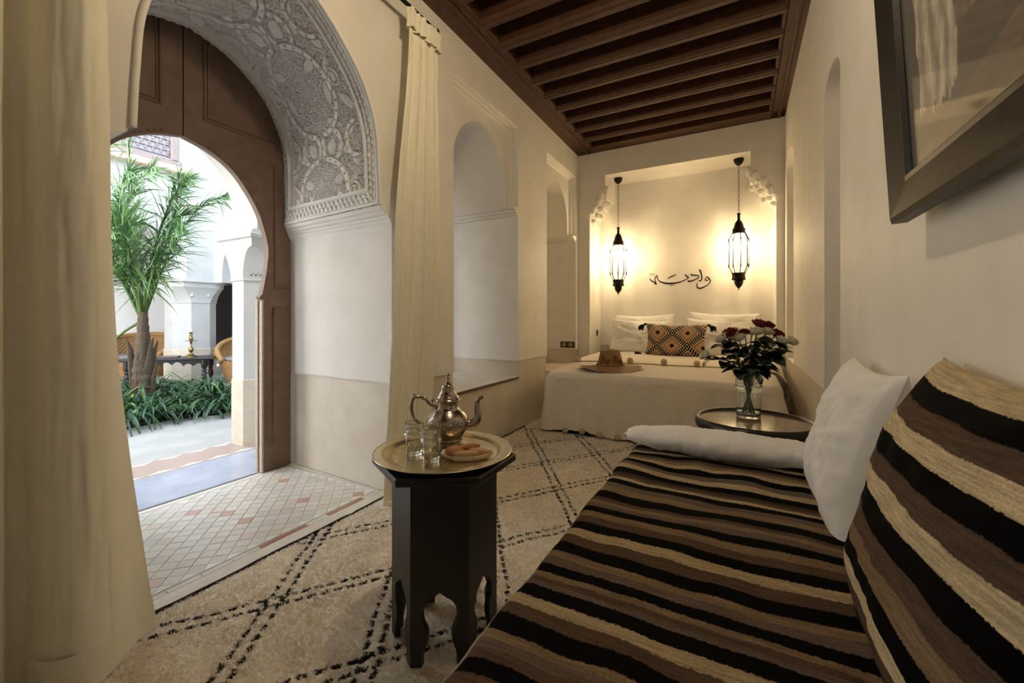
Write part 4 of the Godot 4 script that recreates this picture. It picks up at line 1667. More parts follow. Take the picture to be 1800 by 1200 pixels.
# ------------------------------------------------------------------ curtains
func curtain_sheet(pts_top: Array, pts_mid: Array, pts_bot: Array, y0: float, y1: float, n: int) -> MB:
	# pts: Vector2(x, z) along the cloth at the top, mid height and hem
	var a := spline2(pts_top, n)
	var m := spline2(pts_mid, n)
	var c := spline2(pts_bot, n)
	var b := MB.new()
	b.grid(func(u, w):
		var k: int = clampi(int(round(u * n)), 0, n)
		var p: Vector2
		if w < 0.5:
			p = a[k].lerp(m[k], smoothstep(0, 1, w * 2.0))
		else:
			p = m[k].lerp(c[k], pow((w - 0.5) * 2.0, 1.3))
		var y: float = lerpf(y1, y0, w)
		var r := 0.006 * noise(u * 30.0, y * 2.5)
		return V(p.x + r, y, p.y + r * 0.6), n, 90)
	return b

func curtains():
	var rod := thing("curtain_rod", "thin black curtain rod above the arched doorway", "curtain rod")
	var r := MB.new()
	r.tube([V(-1.70, 2.875, 0.45), V(-1.70, 2.875, -2.10)], 0.0125, 12)
	obj("rod", r, M.rod, rod)
	for z in [-2.05, 0.40]:
		var k := MB.new()
		k.tube([V(-1.82, 2.875, z), V(-1.70, 2.875, z)], 0.008, 8)
		obj("bracket", k, M.rod, rod)
	var fin := MB.new()
	var pr := []
	for j in 9:
		var a := PI * (j / 8.0 - 0.5)
		pr.append(Vector2(cos(a) * 0.02, sin(a) * 0.02))
	fin.lathe(pr, 12, V(-1.70, 2.875, -2.115))
	obj("finial", fin, M.rod, rod)
	# the far curtain, gathered to the right of the doorway
	var mk := func(za, zb, amp, x, ph):
		var out := []
		var n := 24
		for k in n + 1:
			var t := k / float(n)
			out.append(Vector2(x + amp * sin(t * TAU * 4.0 + ph) * (0.8 + 0.35 * sin(k * 1.7)), lerpf(za, zb, t + 0.02 * sin(t * TAU * 8.0))))
		return out
	var cr := thing("curtain", "cream cotton curtain gathered on the far side of the arched doorway", "curtain", Vector3.ZERO, 0.0, "cream curtains at the doorway")
	obj("cloth", curtain_sheet(mk.call(-1.86, -2.12, 0.010, -1.695, 0.0), mk.call(-1.745, -2.15, 0.016, -1.70, 0.0), mk.call(-1.665, -2.02, 0.024, -1.715, 0.4), 0.02, 2.80, 176), M.curtain, cr)
	# pinched heading
	for k in 6:
		var hd := MB.new()
		var z := lerpf(-1.875, -2.11, k / 5.0)
		hd.grid(func(u, w):
			var a: float = u * TAU
			var rr := lerpf(0.020, 0.026, absf(w - 0.45) * 2.0) * (1.0 + 0.22 * sin(a * 4.0 + k))
			return V(-1.695 + cos(a) * rr, 2.745 + w * 0.115 - 0.01 * (k % 2), z + sin(a) * rr * 1.1), 24, 8, true)
		obj("heading_pleat", hd, M.curtain, cr)
	# the near curtain, hanging at the left edge of the view
	var mid := [Vector2(-1.745, -0.535), Vector2(-1.69, -0.535), Vector2(-1.615, -0.505), Vector2(-1.585, -0.448), Vector2(-1.632, -0.390), Vector2(-1.735, -0.362), Vector2(-1.71, -0.328), Vector2(-1.62, -0.298), Vector2(-1.60, -0.25), Vector2(-1.66, -0.20), Vector2(-1.73, -0.16), Vector2(-1.64, -0.10), Vector2(-1.71, -0.03), Vector2(-1.64, 0.05), Vector2(-1.70, 0.13), Vector2(-1.66, 0.21)]
	var top := []
	var bot := []
	for k in mid.size():
		top.append(Vector2(lerpf(-1.67, mid[k].x, 0.8), mid[k].y + (0.022 if k < 3 else 0.0)))
		bot.append(Vector2(mid[k].x + 0.012, mid[k].y - [0.12, 0.065, 0.012, 0.0][mini(k, 3)]))
	bot[0].x = -1.70
	var cl := thing("curtain", "cream cotton curtain in deep folds at the left edge, nearest the viewer", "curtain", Vector3.ZERO, 0.0, "cream curtains at the doorway")
	obj("cloth", curtain_sheet(top, mid, bot, 0.026, 2.82, 220), M.curtain, cl)
	var hem := MB.new()
	var hb := spline2(bot, 220)
	hem.grid(func(u, w):
		var k: int = clampi(int(round(u * 60)), 0, 60)
		var p: Vector2 = hb[k]
		return V(p.x + 0.0025 - 0.03 * w * 0.12, 0.028 + w * 0.11, p.y - 0.002 + 0.014 * w), 60, 4)
	obj("hem", hem, M.curtain, cl)

# ------------------------------------------------------------------ hexagonal tea table
const PSI := 0.49839

func side_table():
	var o := thing("side_table", "black hexagonal wooden tea table with scalloped arched legs on the rug", "table", V(-0.858, 0.018, -1.11), 0.561)
	# local x runs to the right in the view, local z towards the camera
	var R := 0.172
	var H := 0.553
	var T := 0.016
	var prof := [Vector2(0.054, 0.0), Vector2(0.052, 0.035), Vector2(0.042, 0.062), Vector2(0.036, 0.090), Vector2(0.040, 0.112), Vector2(0.050, 0.130), Vector2(0.0535, 0.152), Vector2(0.050, 0.172), Vector2(0.037, 0.192), Vector2(0.018, 0.205), Vector2(0.0, 0.218)]
	var sm := spline2(prof, 30)
	var poly := PackedVector2Array()
	var hw := R * 0.5
	poly.append(Vector2(-hw, 0))
	for k in sm.size():
		poly.append(Vector2(-sm[k].x, sm[k].y))
	for k in range(sm.size() - 2, -1, -1):
		poly.append(Vector2(sm[k].x, sm[k].y))
	poly.append(Vector2(hw, 0))
	poly.append(Vector2(hw, H))
	poly.append(Vector2(-hw, H))
	var b := MB.new()
	var ap := R * cos(PI / 6)
	b.prism(poly, func(p, s):
		var k := 1.0 if s == 0 else (ap - T) / ap
		return V(p.x * k, p.y, ap - (0.0 if s == 0 else T)))
	var mesh := b.done()
	for k in 6:
		var q := inst("leg_panel", mesh, M.black_wood, o)
		q.rotation.y = PI / 3.0 * k
	var top := MB.new()
	var hex := func(r): 
		var out := []
		for k in 6:
			out.append(Vector2(cos(PI / 3 * k) * r, sin(PI / 3 * k) * r))
		return out
	var rows := [[0.150, H - 0.012], [0.150, H - 0.001], [0.232, H], [0.236, H + 0.004], [0.236, H + 0.020], [0.232, H + 0.024], [0.0, H + 0.024]]
	for k in rows.size() - 1:
		var A: Array = hex.call(rows[k][0])
		var B: Array = hex.call(rows[k + 1][0])
		for i in 6:
			var j := (i + 1) % 6
			top.quad(V(A[i].x, rows[k][1], A[i].y), V(A[j].x, rows[k][1], A[j].y), V(B[j].x, rows[k + 1][1], B[j].y), V(B[i].x, rows[k + 1][1], B[i].y))
	obj("table_top", top, M.black_wood, o)

# ------------------------------------------------------------------ tea things
func tea_set():
	var ty := 0.5955
	var tr := thing("tray", "round engraved brass tray on the black hexagonal table", "tray", V(-0.868, ty, -1.118))
	var b := MB.new()
	var pr := [[0.0, 0.003], [0.10, 0.003], [0.165, 0.003], [0.178, 0.005], [0.187, 0.012], [0.192, 0.0155], [0.200, 0.0165], [0.222, 0.0175], [0.226, 0.0185], [0.2275, 0.017], [0.225, 0.0150], [0.200, 0.0135], [0.190, 0.011], [0.180, 0.001], [0.165, 0.0], [0.0, 0.0]]
	b.grid(func(u, w):
		var q: float = w * (pr.size() - 1)
		var k := mini(int(q), pr.size() - 2)
		var r: float = lerpf(pr[k][0], pr[k + 1][0], q - k)
		var y: float = lerpf(pr[k][1], pr[k + 1][1], q - k)
		var a: float = u * TAU
		# chased pattern on the rim and in the well
		if w < 0.55:
			if r > 0.199 and r < 0.223:
				y += 0.00035 * sin(a * 84.0) * sin((r - 0.199) / 0.024 * PI * 2.0)
			elif r < 0.155 and r > 0.03:
				y += 0.0005 * sin(a * 16.0 + 40.0 * r) * sin(r * 260.0)
		return V(cos(a) * r, y, sin(a) * r), 256, 90, true)
	obj("plate", b, M.brass, tr)
	var on := ty + 0.0034
	# teapot
	var tp := thing("teapot", "chased silver teapot with tall domed lid on the brass tray", "teapot", V(-0.948, on, -1.246), PSI)
	var body := MB.new()
	var bp := spline2([Vector2(0.0, 0.0), Vector2(0.048, 0.0), Vector2(0.050, 0.006), Vector2(0.052, 0.011), Vector2(0.062, 0.026), Vector2(0.0735, 0.046), Vector2(0.0775, 0.064), Vector2(0.0735, 0.084), Vector2(0.058, 0.102), Vector2(0.0435, 0.114), Vector2(0.0375, 0.126), Vector2(0.0375, 0.140), Vector2(0.0415, 0.1445)], 60)
	body.grid(func(u, w):
		var q: float = w * (bp.size() - 1)
		var k := mini(int(q), bp.size() - 2)
		var p: Vector2 = bp[k].lerp(bp[k + 1], q - k)
		var a: float = u * TAU
		var r: float = p.x
		# chased cartouches round the belly
		if p.y > 0.034 and p.y < 0.094 and r > 0.05:
			var f := sin((p.y - 0.034) / 0.060 * PI)
			var g := sin(a * 8.0)
			r += 0.0011 * f * (1.0 if absf(sin(a * 20.0 + 3.0 * sin(p.y * 190.0))) > 0.55 else -0.4) * (1.0 if absf(g) > 0.2 else 0.0)
		return V(cos(a) * r, p.y, sin(a) * r), 200, 110, true)
	obj("body", body, M.silver, tp)
	var lid := MB.new()
	var lp := [Vector2(0.045, 0.1445), Vector2(0.0475, 0.147), Vector2(0.0465, 0.150), Vector2(0.042, 0.153)]
	lp.append_array(spline2([Vector2(0.042, 0.153), Vector2(0.041, 0.158), Vector2(0.035, 0.165), Vector2(0.0335, 0.170), Vector2(0.028, 0.178), Vector2(0.0245, 0.187), Vector2(0.0228, 0.196), Vector2(0.018, 0.203), Vector2(0.009, 0.207), Vector2(0.0055, 0.210)], 36))
	lid.lathe(lp, 40)
	var ld := obj("lid", lid, M.silver, tp)
	var fin := MB.new()
	fin.lathe(spline2([Vector2(0.0055, 0.208), Vector2(0.009, 0.213), Vector2(0.005, 0.219), Vector2(0.0045, 0.226), Vector2(0.0075, 0.230), Vector2(0.0045, 0.234), Vector2(0.0065, 0.239), Vector2(0.005, 0.244), Vector2(0.0, 0.246)], 30), 20)
	obj("finial", fin, M.silver, ld)
	var sp := MB.new()
	var path := spline3([V(0.062, 0.058, 0), V(0.085, 0.056, 0), V(0.104, 0.070, 0), V(0.110, 0.092, 0), V(0.107, 0.118, 0), V(0.109, 0.142, 0), V(0.119, 0.153, 0), V(0.131, 0.157, 0)], 36)
	var rad := []
	for k in 37:
		rad.append(lerpz([[0, 0.021], [8, 0.0185], [16, 0.0135], [24, 0.0095], [30, 0.0085], [36, 0.0075]], k))
	sp.tube(path, rad, 20)
	obj("spout", sp, M.silver, tp)
	var hn := MB.new()
	var hp := spline3([V(-0.040, 0.113, 0), V(-0.052, 0.128, 0), V(-0.066, 0.130, 0), V(-0.082, 0.150, 0), V(-0.105, 0.157, 0), V(-0.124, 0.158, 0), V(-0.133, 0.140, 0), V(-0.136, 0.112, 0), V(-0.126, 0.082, 0), V(-0.106, 0.058, 0), V(-0.070, 0.046, 0)], 44)
	var hr := []
	for k in 45:
		hr.append(0.0055 + 0.0022 * absf(sin(k * 0.36)))
	hn.tube(hp, hr, 12)
	hn.tube([V(-0.122, 0.157, 0), V(-0.129, 0.170, 0)], [0.006, 0.0015], 10)
	hn.tube([V(-0.052, 0.1485, 0), V(-0.062, 0.143, 0)], [0.004, 0.006], 8)
	obj("handle", hn, M.silver, tp)
	# two tea glasses
	var spots := [[V(-0.945, on, -1.06), "tea glass with a painted dark lattice, behind the other beside the teapot"], [V(-0.853, on, -1.035), "tea glass with a painted dark lattice, nearest the edge of the tray"]]
	for k in 2:
		var g := thing("tea_glass", spots[k][1], "glass", spots[k][0], 0.6 + k, "tea glasses on the tray")
		var gb := MB.new()
		gb.lathe([Vector2(0.0, 0.0), Vector2(0.0255, 0.0), Vector2(0.0268, 0.002), Vector2(0.0276, 0.020), Vector2(0.0285, 0.050), Vector2(0.0292, 0.066), Vector2(0.0335, 0.069), Vector2(0.0335, 0.074), Vector2(0.0296, 0.078), Vector2(0.0302, 0.104), Vector2(0.0296, 0.106), Vector2(0.0284, 0.104), Vector2(0.0278, 0.076), Vector2(0.0270, 0.060), Vector2(0.0258, 0.020), Vector2(0.0225, 0.0165), Vector2(0.0, 0.015)], 40)
		obj("bowl", gb, M.glass, g)
		var ln := MB.new()
		for q in 3:
			for s in [0.0, PI / 3]:
				var p := []
				for i in 17:
					var t := i / 16.0
					var a = q * PI / 2 + s + (t - 0.5) * PI * 0.72
					var y := 0.062 - 0.044 * sin(t * PI)
					var rr := lerpz([[0.0, 0.0268], [0.020, 0.0276], [0.050, 0.0285], [0.066, 0.0292]], y) + 0.0003
					p.append(V(cos(a) * rr, y, sin(a) * rr))
				ln.tube(p, 0.00052, 5)
		obj("painted_lattice", ln, mat(Color(0.03, 0.035, 0.03), 0.4), g)
	# plate of pastries
	var pt := thing("plate", "small white angular plate of pastries on the brass tray", "plate", V(-0.770, on, -1.118), PSI + 0.12)
	pt.scale = V(1.2, 1.1, 1.2)
	var pb := MB.new()
	var ring := func(s, y):
		var out := []
		for q in [[-0.072, 0.012], [-0.045, 0.040], [0.020, 0.046], [0.066, 0.022], [0.070, -0.016], [0.030, -0.046], [-0.036, -0.044], [-0.068, -0.018]]:
			out.append(V(q[0] * s, y, q[1] * s))
		return out
	var lv := [ring.call(0.0, 0.0), ring.call(0.72, 0.0), ring.call(0.80, 0.003), ring.call(1.0, 0.0165), ring.call(1.0, 0.019), ring.call(0.96, 0.018), ring.call(0.76, 0.0055), ring.call(0.0, 0.0045)]
	for k in lv.size() - 1:
		for i in 8:
			var j := (i + 1) % 8
			pb.quad(lv[k][i], lv[k][j], lv[k + 1][j], lv[k + 1][i])
	obj("dish", pb, M.ceramic, pt)
	var cookie := func(kind, at, turn, label):
		var o := thing("pastry", label, "pastry", at, turn, "pastries on the small plate")
		var m := MB.new()
		if kind == 0:      # crescent
			var p := []
			var r := []
			for i in 21:
				var t := i / 20.0
				var a := (t - 0.5) * 2.5
				p.append(V(sin(a) * 0.038, 0.010 + 0.003 * sin(t * PI), cos(a) * 0.030 - 0.022))
				r.append(0.002 + 0.0085 * pow(sin(t * PI), 0.7))
			m.tube(p, r, 14)
		elif kind == 1:    # long finger with ridges
			var p := []
			var r := []
			for i in 29:
				var t := i / 28.0
				p.append(V((t - 0.5) * 0.082, 0.011 + 0.004 * sin(t * 3.0), 0.003 * sin(t * 5.0)))
				r.append((0.0025 + 0.0058 * sqrt(sin(PI * clampf(t, 0.03, 0.97)))) * (1.0 + 0.06 * sin(i * 2.2)))
			m.tube(p, r, 14)
		else:              # ribbed shell
			m.grid(func(u, w):
				var a: float = u * TAU
				var lat: float = (w - 0.5) * PI
				var rb := 1.0 + 0.10 * sin(a * 11.0)
				return V(cos(a) * cos(lat) * 0.026 * rb, 0.014 + sin(lat) * 0.014, sin(a) * cos(lat) * 0.021 * rb), 66, 12, true)
		o.scale = Vector3.ONE * 1.15
		obj("crust", m, M.pastry if kind != 0 else M.pastry_pale, o)
	var pl := V(-0.772, on + 0.006, -1.118)
	var ux := V(cos(PSI), 0, -sin(PSI))
	var uz := V(sin(PSI), 0, cos(PSI))
	cookie.call(2, pl - ux * 0.040 + uz * 0.006, PSI, "ribbed shell-shaped pastry at the left end of the small plate")
	cookie.call(0, pl - ux * 0.002 + uz * 0.026, PSI + 0.1, "smooth crescent pastry at the front of the small plate")
	cookie.call(1, pl - ux * 0.004 - uz * 0.012 + V(0, 0.008, 0), PSI + 0.45, "long ridged finger pastry on top of the pile")
	cookie.call(1, pl - ux * 0.016 - uz * 0.030, PSI + 0.35, "long ridged finger pastry at the back next to the teapot")
	cookie.call(0, pl + ux * 0.038 + uz * 0.002, PSI - 0.25, "browned crescent pastry at the right end of the small plate")

# ------------------------------------------------------------------ round table with roses
func bedside():
	var t := thing("round_table", "round black table with an inlaid glossy wooden top beside the daybed", "table", V(0.062, 0.0, -2.39))
	var b := MB.new()
	b.lathe([Vector2(0.0, 0.03), Vector2(0.20, 0.03), Vector2(0.205, 0.04), Vector2(0.19, 0.10), Vector2(0.185, 0.38), Vector2(0.20, 0.455), Vector2(0.222, 0.475), Vector2(0.226, 0.482)], 64)
	obj("drum", b, M.black_wood, t)
	var rim := MB.new()
	rim.lathe(spline2([Vector2(0.215, 0.480), Vector2(0.245, 0.484), Vector2(0.262, 0.500), Vector2(0.268, 0.522), Vector2(0.264, 0.542), Vector2(0.255, 0.551), Vector2(0.246, 0.552), Vector2(0.240, 0.547), Vector2(0.237, 0.541)], 30), 96)
	obj("rim", rim, mat(Color(0.05, 0.045, 0.042), 0.33), t)
	var top := MB.new()
	top.lathe([Vector2(0.2385, 0.530), Vector2(0.2385, 0.542), Vector2(0.0, 0.542)], 96)
	obj("table_top", top, textured(Color(0.30, 0.22, 0.145), Color(0.50, 0.39, 0.27), 0.03, 2.0, 0.16, 91), t)
	var vs := thing("vase", "clear glass vase with a ring round its middle on the round table", "vase", V(0.040, 0.5425, -2.452))
	var g := MB.new()
	g.lathe([Vector2(0.0, 0.0), Vector2(0.052, 0.0), Vector2(0.055, 0.003), Vector2(0.057, 0.03), Vector2(0.0585, 0.13), Vector2(0.0605, 0.150), Vector2(0.0645, 0.154), Vector2(0.0645, 0.160), Vector2(0.0605, 0.164), Vector2(0.0600, 0.172), Vector2(0.0645, 0.176), Vector2(0.0600, 0.181), Vector2(0.0612, 0.250), Vector2(0.0598, 0.252), Vector2(0.0578, 0.250), Vector2(0.0570, 0.18), Vector2(0.0555, 0.13), Vector2(0.0535, 0.03), Vector2(0.050, 0.014), Vector2(0.0, 0.012)], 56)
	obj("body", g, M.glass, vs)
	# roses: bloom centres, kind, size
	var R := [
		[V(-0.051, 0.989, -2.409), 0, 1.25, "dark red rose, leftmost of the red ones in the vase"],
		[V(0.095, 1.034, -2.488), 0, 1.15, "dark red rose at the very top of the bouquet"],
		[V(0.140, 1.022, -2.515), 0, 0.85, "smaller dark red rose behind the topmost one"],
		[V(0.021, 0.989, -2.460), 0, 0.95, "dark red rose in the middle of the bouquet"],
		[V(0.178, 0.978, -2.535), 0, 1.05, "dark red rose, rightmost of the red ones in the vase"],
		[V(-0.094, 0.953, -2.385), 1, 1.05, "white rose below the leftmost red rose"],
		[V(-0.011, 0.965, -2.415), 1, 1.20, "open white rose at the front of the bouquet"],
		[V(0.087, 0.997, -2.484), 1, 1.10, "white rose under the topmost red rose"],
		[V(0.133, 0.992, -2.499), 1, 1.00, "tall white rose right of centre under the small red rose"],
		[V(0.058, 0.986, -2.468), 1, 0.85, "small white rose between two red ones"],
		[V(0.196, 0.946, -2.525), 1, 1.05, "white rose below the rightmost red rose"],
		[V(0.246, 0.938, -2.568), 1, 0.95, "white rose leaning far out to the right of the vase"],
		[V(-0.166, 0.868, -2.346), 1, 0.95, "white rose drooping far out to the left of the vase"],
		[V(-0.070, 0.972, -2.390), 1, 0.55, "white rosebud on the left of the bouquet"],
	]
	var leafm := _rose_leaf()
	var r5 := RandomNumberGenerator.new()
	r5.seed = 77
	var blooms := [_rose_bloom(1), _rose_bloom(2), _rose_bloom(3)]
	var neck := V(0.040, 0.78, -2.452)
	var foot := V(0.040, 0.560, -2.452)
	for k in R.size():
		var c: Vector3 = R[k][0]
		var o := thing("rose", R[k][3], "rose", Vector3.ZERO, 0.0, "roses in the glass vase")
		var out := (c - V(0.040, c.y, -2.452))
		var n := (out * 0.8 + V(0, 0.16, 0)).normalized()
		var bl := inst("bloom", blooms[k % 3], M.rose_red if R[k][1] == 0 else M.rose_white, o)
		var x := n.cross(V(0.3, 0, 1)).normalized()
		var sc: float = 0.036 * R[k][2]
		bl.transform = Transform3D(Basis(x * sc, n * sc, x.cross(n) * sc), c - n * sc * 0.5)
		var a := k * 2.399
		var st := MB.new()
		var q := out * 0.12
		var p := spline3([foot + V(cos(a), 0, sin(a)) * 0.030, foot + V(cos(a + 2.6), 0, sin(a + 2.6)) * 0.012 + V(0, 0.13, 0), neck + V(cos(a + 3.0), 0, sin(a + 3.0)) * 0.026 + q, neck.lerp(c, 0.55) + V(0, 0.01, 0), c - n * sc * 0.5], 18)
		st.tube(p, 0.0028, 6)
		obj("stem", st, M.rose_stem, o)
		for j in 11:
			var f := r5.randf_range(0.52, 0.93)
			var at: Vector3 = p[int(f * 18)]
			var az := r5.randf() * TAU
			var dirv := (V(cos(az), r5.randf_range(-0.45, 0.35), sin(az)) + out.normalized() * 0.5).normalized()
			var up := V(r5.randf_range(-0.4, 0.4), 1, r5.randf_range(-0.4, 0.4)).normalized()
			var sd := dirv.cross(up).normalized()
			var L := r5.randf_range(0.050, 0.085)
			var lf := inst("leaf", leafm, M.rose_leaf, o)
			lf.transform = Transform3D(Basis(dirv * L, sd.cross(dirv) * L, sd * L), at + V(0, -0.01, 0))

func _rose_leaf() -> ArrayMesh:
	# pointed oval leaf with a fold and toothed edge, unit length along x
	var b := MB.new()
	b.grid(func(u, w):
		var x: float = u
		var s: float = w * 2.0 - 1.0
		var wd := 0.36 * pow(sin(PI * pow(clampf(x, 0.0, 1.0), 0.8)), 0.8) * (1.0 + 0.06 * sin(x * 40.0))
		return V(0.12 + x, -0.30 * x * x + 0.10 * absf(s) * wd * 2.0, s * wd), 12, 4)
	b.tube([V(0, 0, 0), V(0.14, 0, 0)], 0.018, 5)
	return b.done()

func _rose_bloom(sd: int) -> ArrayMesh:
	# whorls of cupped petals; unit radius about 1
	var b := MB.new()
	var r := RandomNumberGenerator.new()
	r.seed = sd
	for ring in 4:
		var n: int = [3, 4, 5, 6][ring]
		for k in n:
			var a0 := TAU * k / n + ring * 0.7 + r.randf_range(-0.2, 0.2)
			var rad: float = [0.22, 0.44, 0.64, 0.80][ring]
			var hgt: float = [0.95, 0.92, 0.84, 0.72][ring] + r.randf_range(-0.05, 0.05)
			var curl: float = [0.0, 0.03, 0.10, 0.20][ring]
			var wd: float = TAU / n * 1.35
			b.grid(func(u, w):
				var a: float = a0 + (u - 0.5) * wd * (1.0 - 0.35 * pow(w, 6.0))
				var rr: float = rad * (0.25 + 0.85 * sin(PI * (0.06 + 0.56 * w))) * 0.92 + curl * pow(w, 4.0) + 0.03 * (u - 0.5) + 0.02 * sin(u * 9.0 + ring)
				var y: float = -0.32 + hgt * w - curl * 0.3 * pow(w, 5.0) - 0.14 * pow(absf(u - 0.5) * 2.0, 2.5) * w
				return V(cos(a) * rr, y, sin(a) * rr), 8, 8)
	# sepals
	for k in 5:
		var a := TAU * k / 5
		b.trip(V(cos(a - 0.3) * 0.2, -0.32, sin(a - 0.3) * 0.2), V(cos(a + 0.3) * 0.2, -0.32, sin(a + 0.3) * 0.2), V(cos(a) * 0.5, -0.4, sin(a) * 0.5))
	return b.done()

# ------------------------------------------------------------------ framed picture
func picture():
	var o := thing("picture", "dark wooden framed sepia photograph hanging on the right wall above the daybed", "picture")
	# local x along the wall to the right, y up, z towards the wall
	var W := 0.98
	var H := 1.05
	var lean := 0.055
	o.transform = Transform3D(Basis(V(0, 0, 1), V(-lean, 1, 0).normalized(), V(-1, -lean, 0).normalized()), V(0.372, 1.290, -1.405))
	var fw := 0.105
	var prof := [Vector2(0.0, 0.0), Vector2(0.0, 0.030), Vector2(0.012, 0.036), Vector2(0.085, 0.022), Vector2(0.095, 0.024), Vector2(0.105, 0.014), Vector2(0.105, 0.0)]
	var corners := [Vector2(0, 0), Vector2(W, 0), Vector2(W, H), Vector2(0, H)]
	var inner := [Vector2(1, 1), Vector2(-1, 1), Vector2(-1, -1), Vector2(1, -1)]
	for k in 4:
		var m := MB.new()
		var j := (k + 1) % 4
		for i in prof.size():
			var q := (i + 1) % prof.size()
			var A: Vector2 = corners[k] + inner[k] * prof[i].x
			var B: Vector2 = corners[j] + inner[j] * prof[i].x
			var C: Vector2 = corners[j] + inner[j] * prof[q].x
			var D: Vector2 = corners[k] + inner[k] * prof[q].x
			m.quad(V(A.x, A.y, prof[i].y), V(B.x, B.y, prof[i].y), V(C.x, C.y, prof[q].y), V(D.x, D.y, prof[q].y))
		obj("frame_side", m, M.frame, o)
	# the print: a sepia cloth hanging in a dark doorway
	var n := 320
	var data := PackedByteArray()
	data.resize(n * n * 3)
	for y in n:
		for x in n:
			var u := float(x) / n
			var v := 1.0 - float(y) / n
			var c := Color(0.13, 0.085, 0.055)
			var g := noise(u * 9.0, v * 9.0, 3.0)
			if v < 0.14 + 0.32 * u:
				c = Color(0.27, 0.185, 0.115) * (1.0 + 0.25 * g)
			if v < 0.03 + 0.20 * u:
				c = Color(0.42, 0.31, 0.19) * (1.0 + 0.3 * noise(u * 20.0, v * 60.0))
			var cloth := absf(u - 0.19 - 0.02 * noise(v * 6.0, 1.0))
			if cloth < 0.115 and v > 0.13 + 0.05 * noise(u * 30.0, 2.0):
				var fold := 0.85 + 0.16 * sin(u * 95.0 + 2.0 * noise(v * 4.0, u * 6.0)) + 0.25 * noise(u * 40.0, v * 12.0)
				c = Color(0.95, 0.91, 0.82) * fold
			if u > 0.305 and u < 0.42 and v > 0.24 + 0.03 * g:
				c = Color(0.50, 0.42, 0.34) * (0.9 + 0.7 * noise(u * 50.0, v * 50.0))
			var q := (y * n + x) * 3
			data[q] = clampi(int(c.r * 255), 0, 255)
			data[q + 1] = clampi(int(c.g * 255), 0, 255)
			data[q + 2] = clampi(int(c.b * 255), 0, 255)
	var pm := mat(Color.WHITE, 0.8)
	pm.albedo_texture = ImageTexture.create_from_image(Image.create_from_data(n, n, false, Image.FORMAT_RGB8, data))
	var pr := MB.new()
	pr.grid(func(u, w): return V(lerpf(fw - 0.01, W - fw + 0.01, u), lerpf(H - fw + 0.01, fw - 0.01, w), 0.006), 2, 2)
	obj("print", pr, pm, o)
	var gl := MB.new()
	gl.box(V(W / 2, H / 2, 0.011), V(W - 2 * fw + 0.01, H - 2 * fw + 0.01, 0.002), 0.0003)
	obj("glass_pane", gl, M.pane, o)
	var bk := MB.new()
	bk.box(V(W / 2, H / 2, 0.002), V(W - 0.04, H - 0.04, 0.004), 0.0)
	obj("backboard", bk, M.black_wood, o)

# ------------------------------------------------------------------ bed
func bed_top(x: float, z: float) -> float:
	return 0.563 + 0.055 * clampf((-3.6 - z) / 1.3, 0, 1) + 0.006 * noise(x * 1.6, z * 1.6, 5.0) - 0.02 * pow(clampf(absf(x + 0.66) / 0.96, 0, 1), 6.0)

func pompom(s: int) -> ArrayMesh:
	var b := MB.new()
	var r := RandomNumberGenerator.new()
	r.seed = s
	var pr := []
	for j in 9:
		var a := PI * (j / 8.0 - 0.5)
		pr.append(Vector2(cos(a) * 0.72, sin(a) * 0.72))
	b.lathe(pr, 14)
	for k in 260:
		var d := V(r.randfn(), r.randfn(), r.randfn()).normalized()
		var t := d.cross(V(r.randf(), r.randf(), r.randf())).normalized() * 0.07
		b.trip(d * 0.6 - t, d * 0.6 + t, d * r.randf_range(0.92, 1.08))
	return b.done()

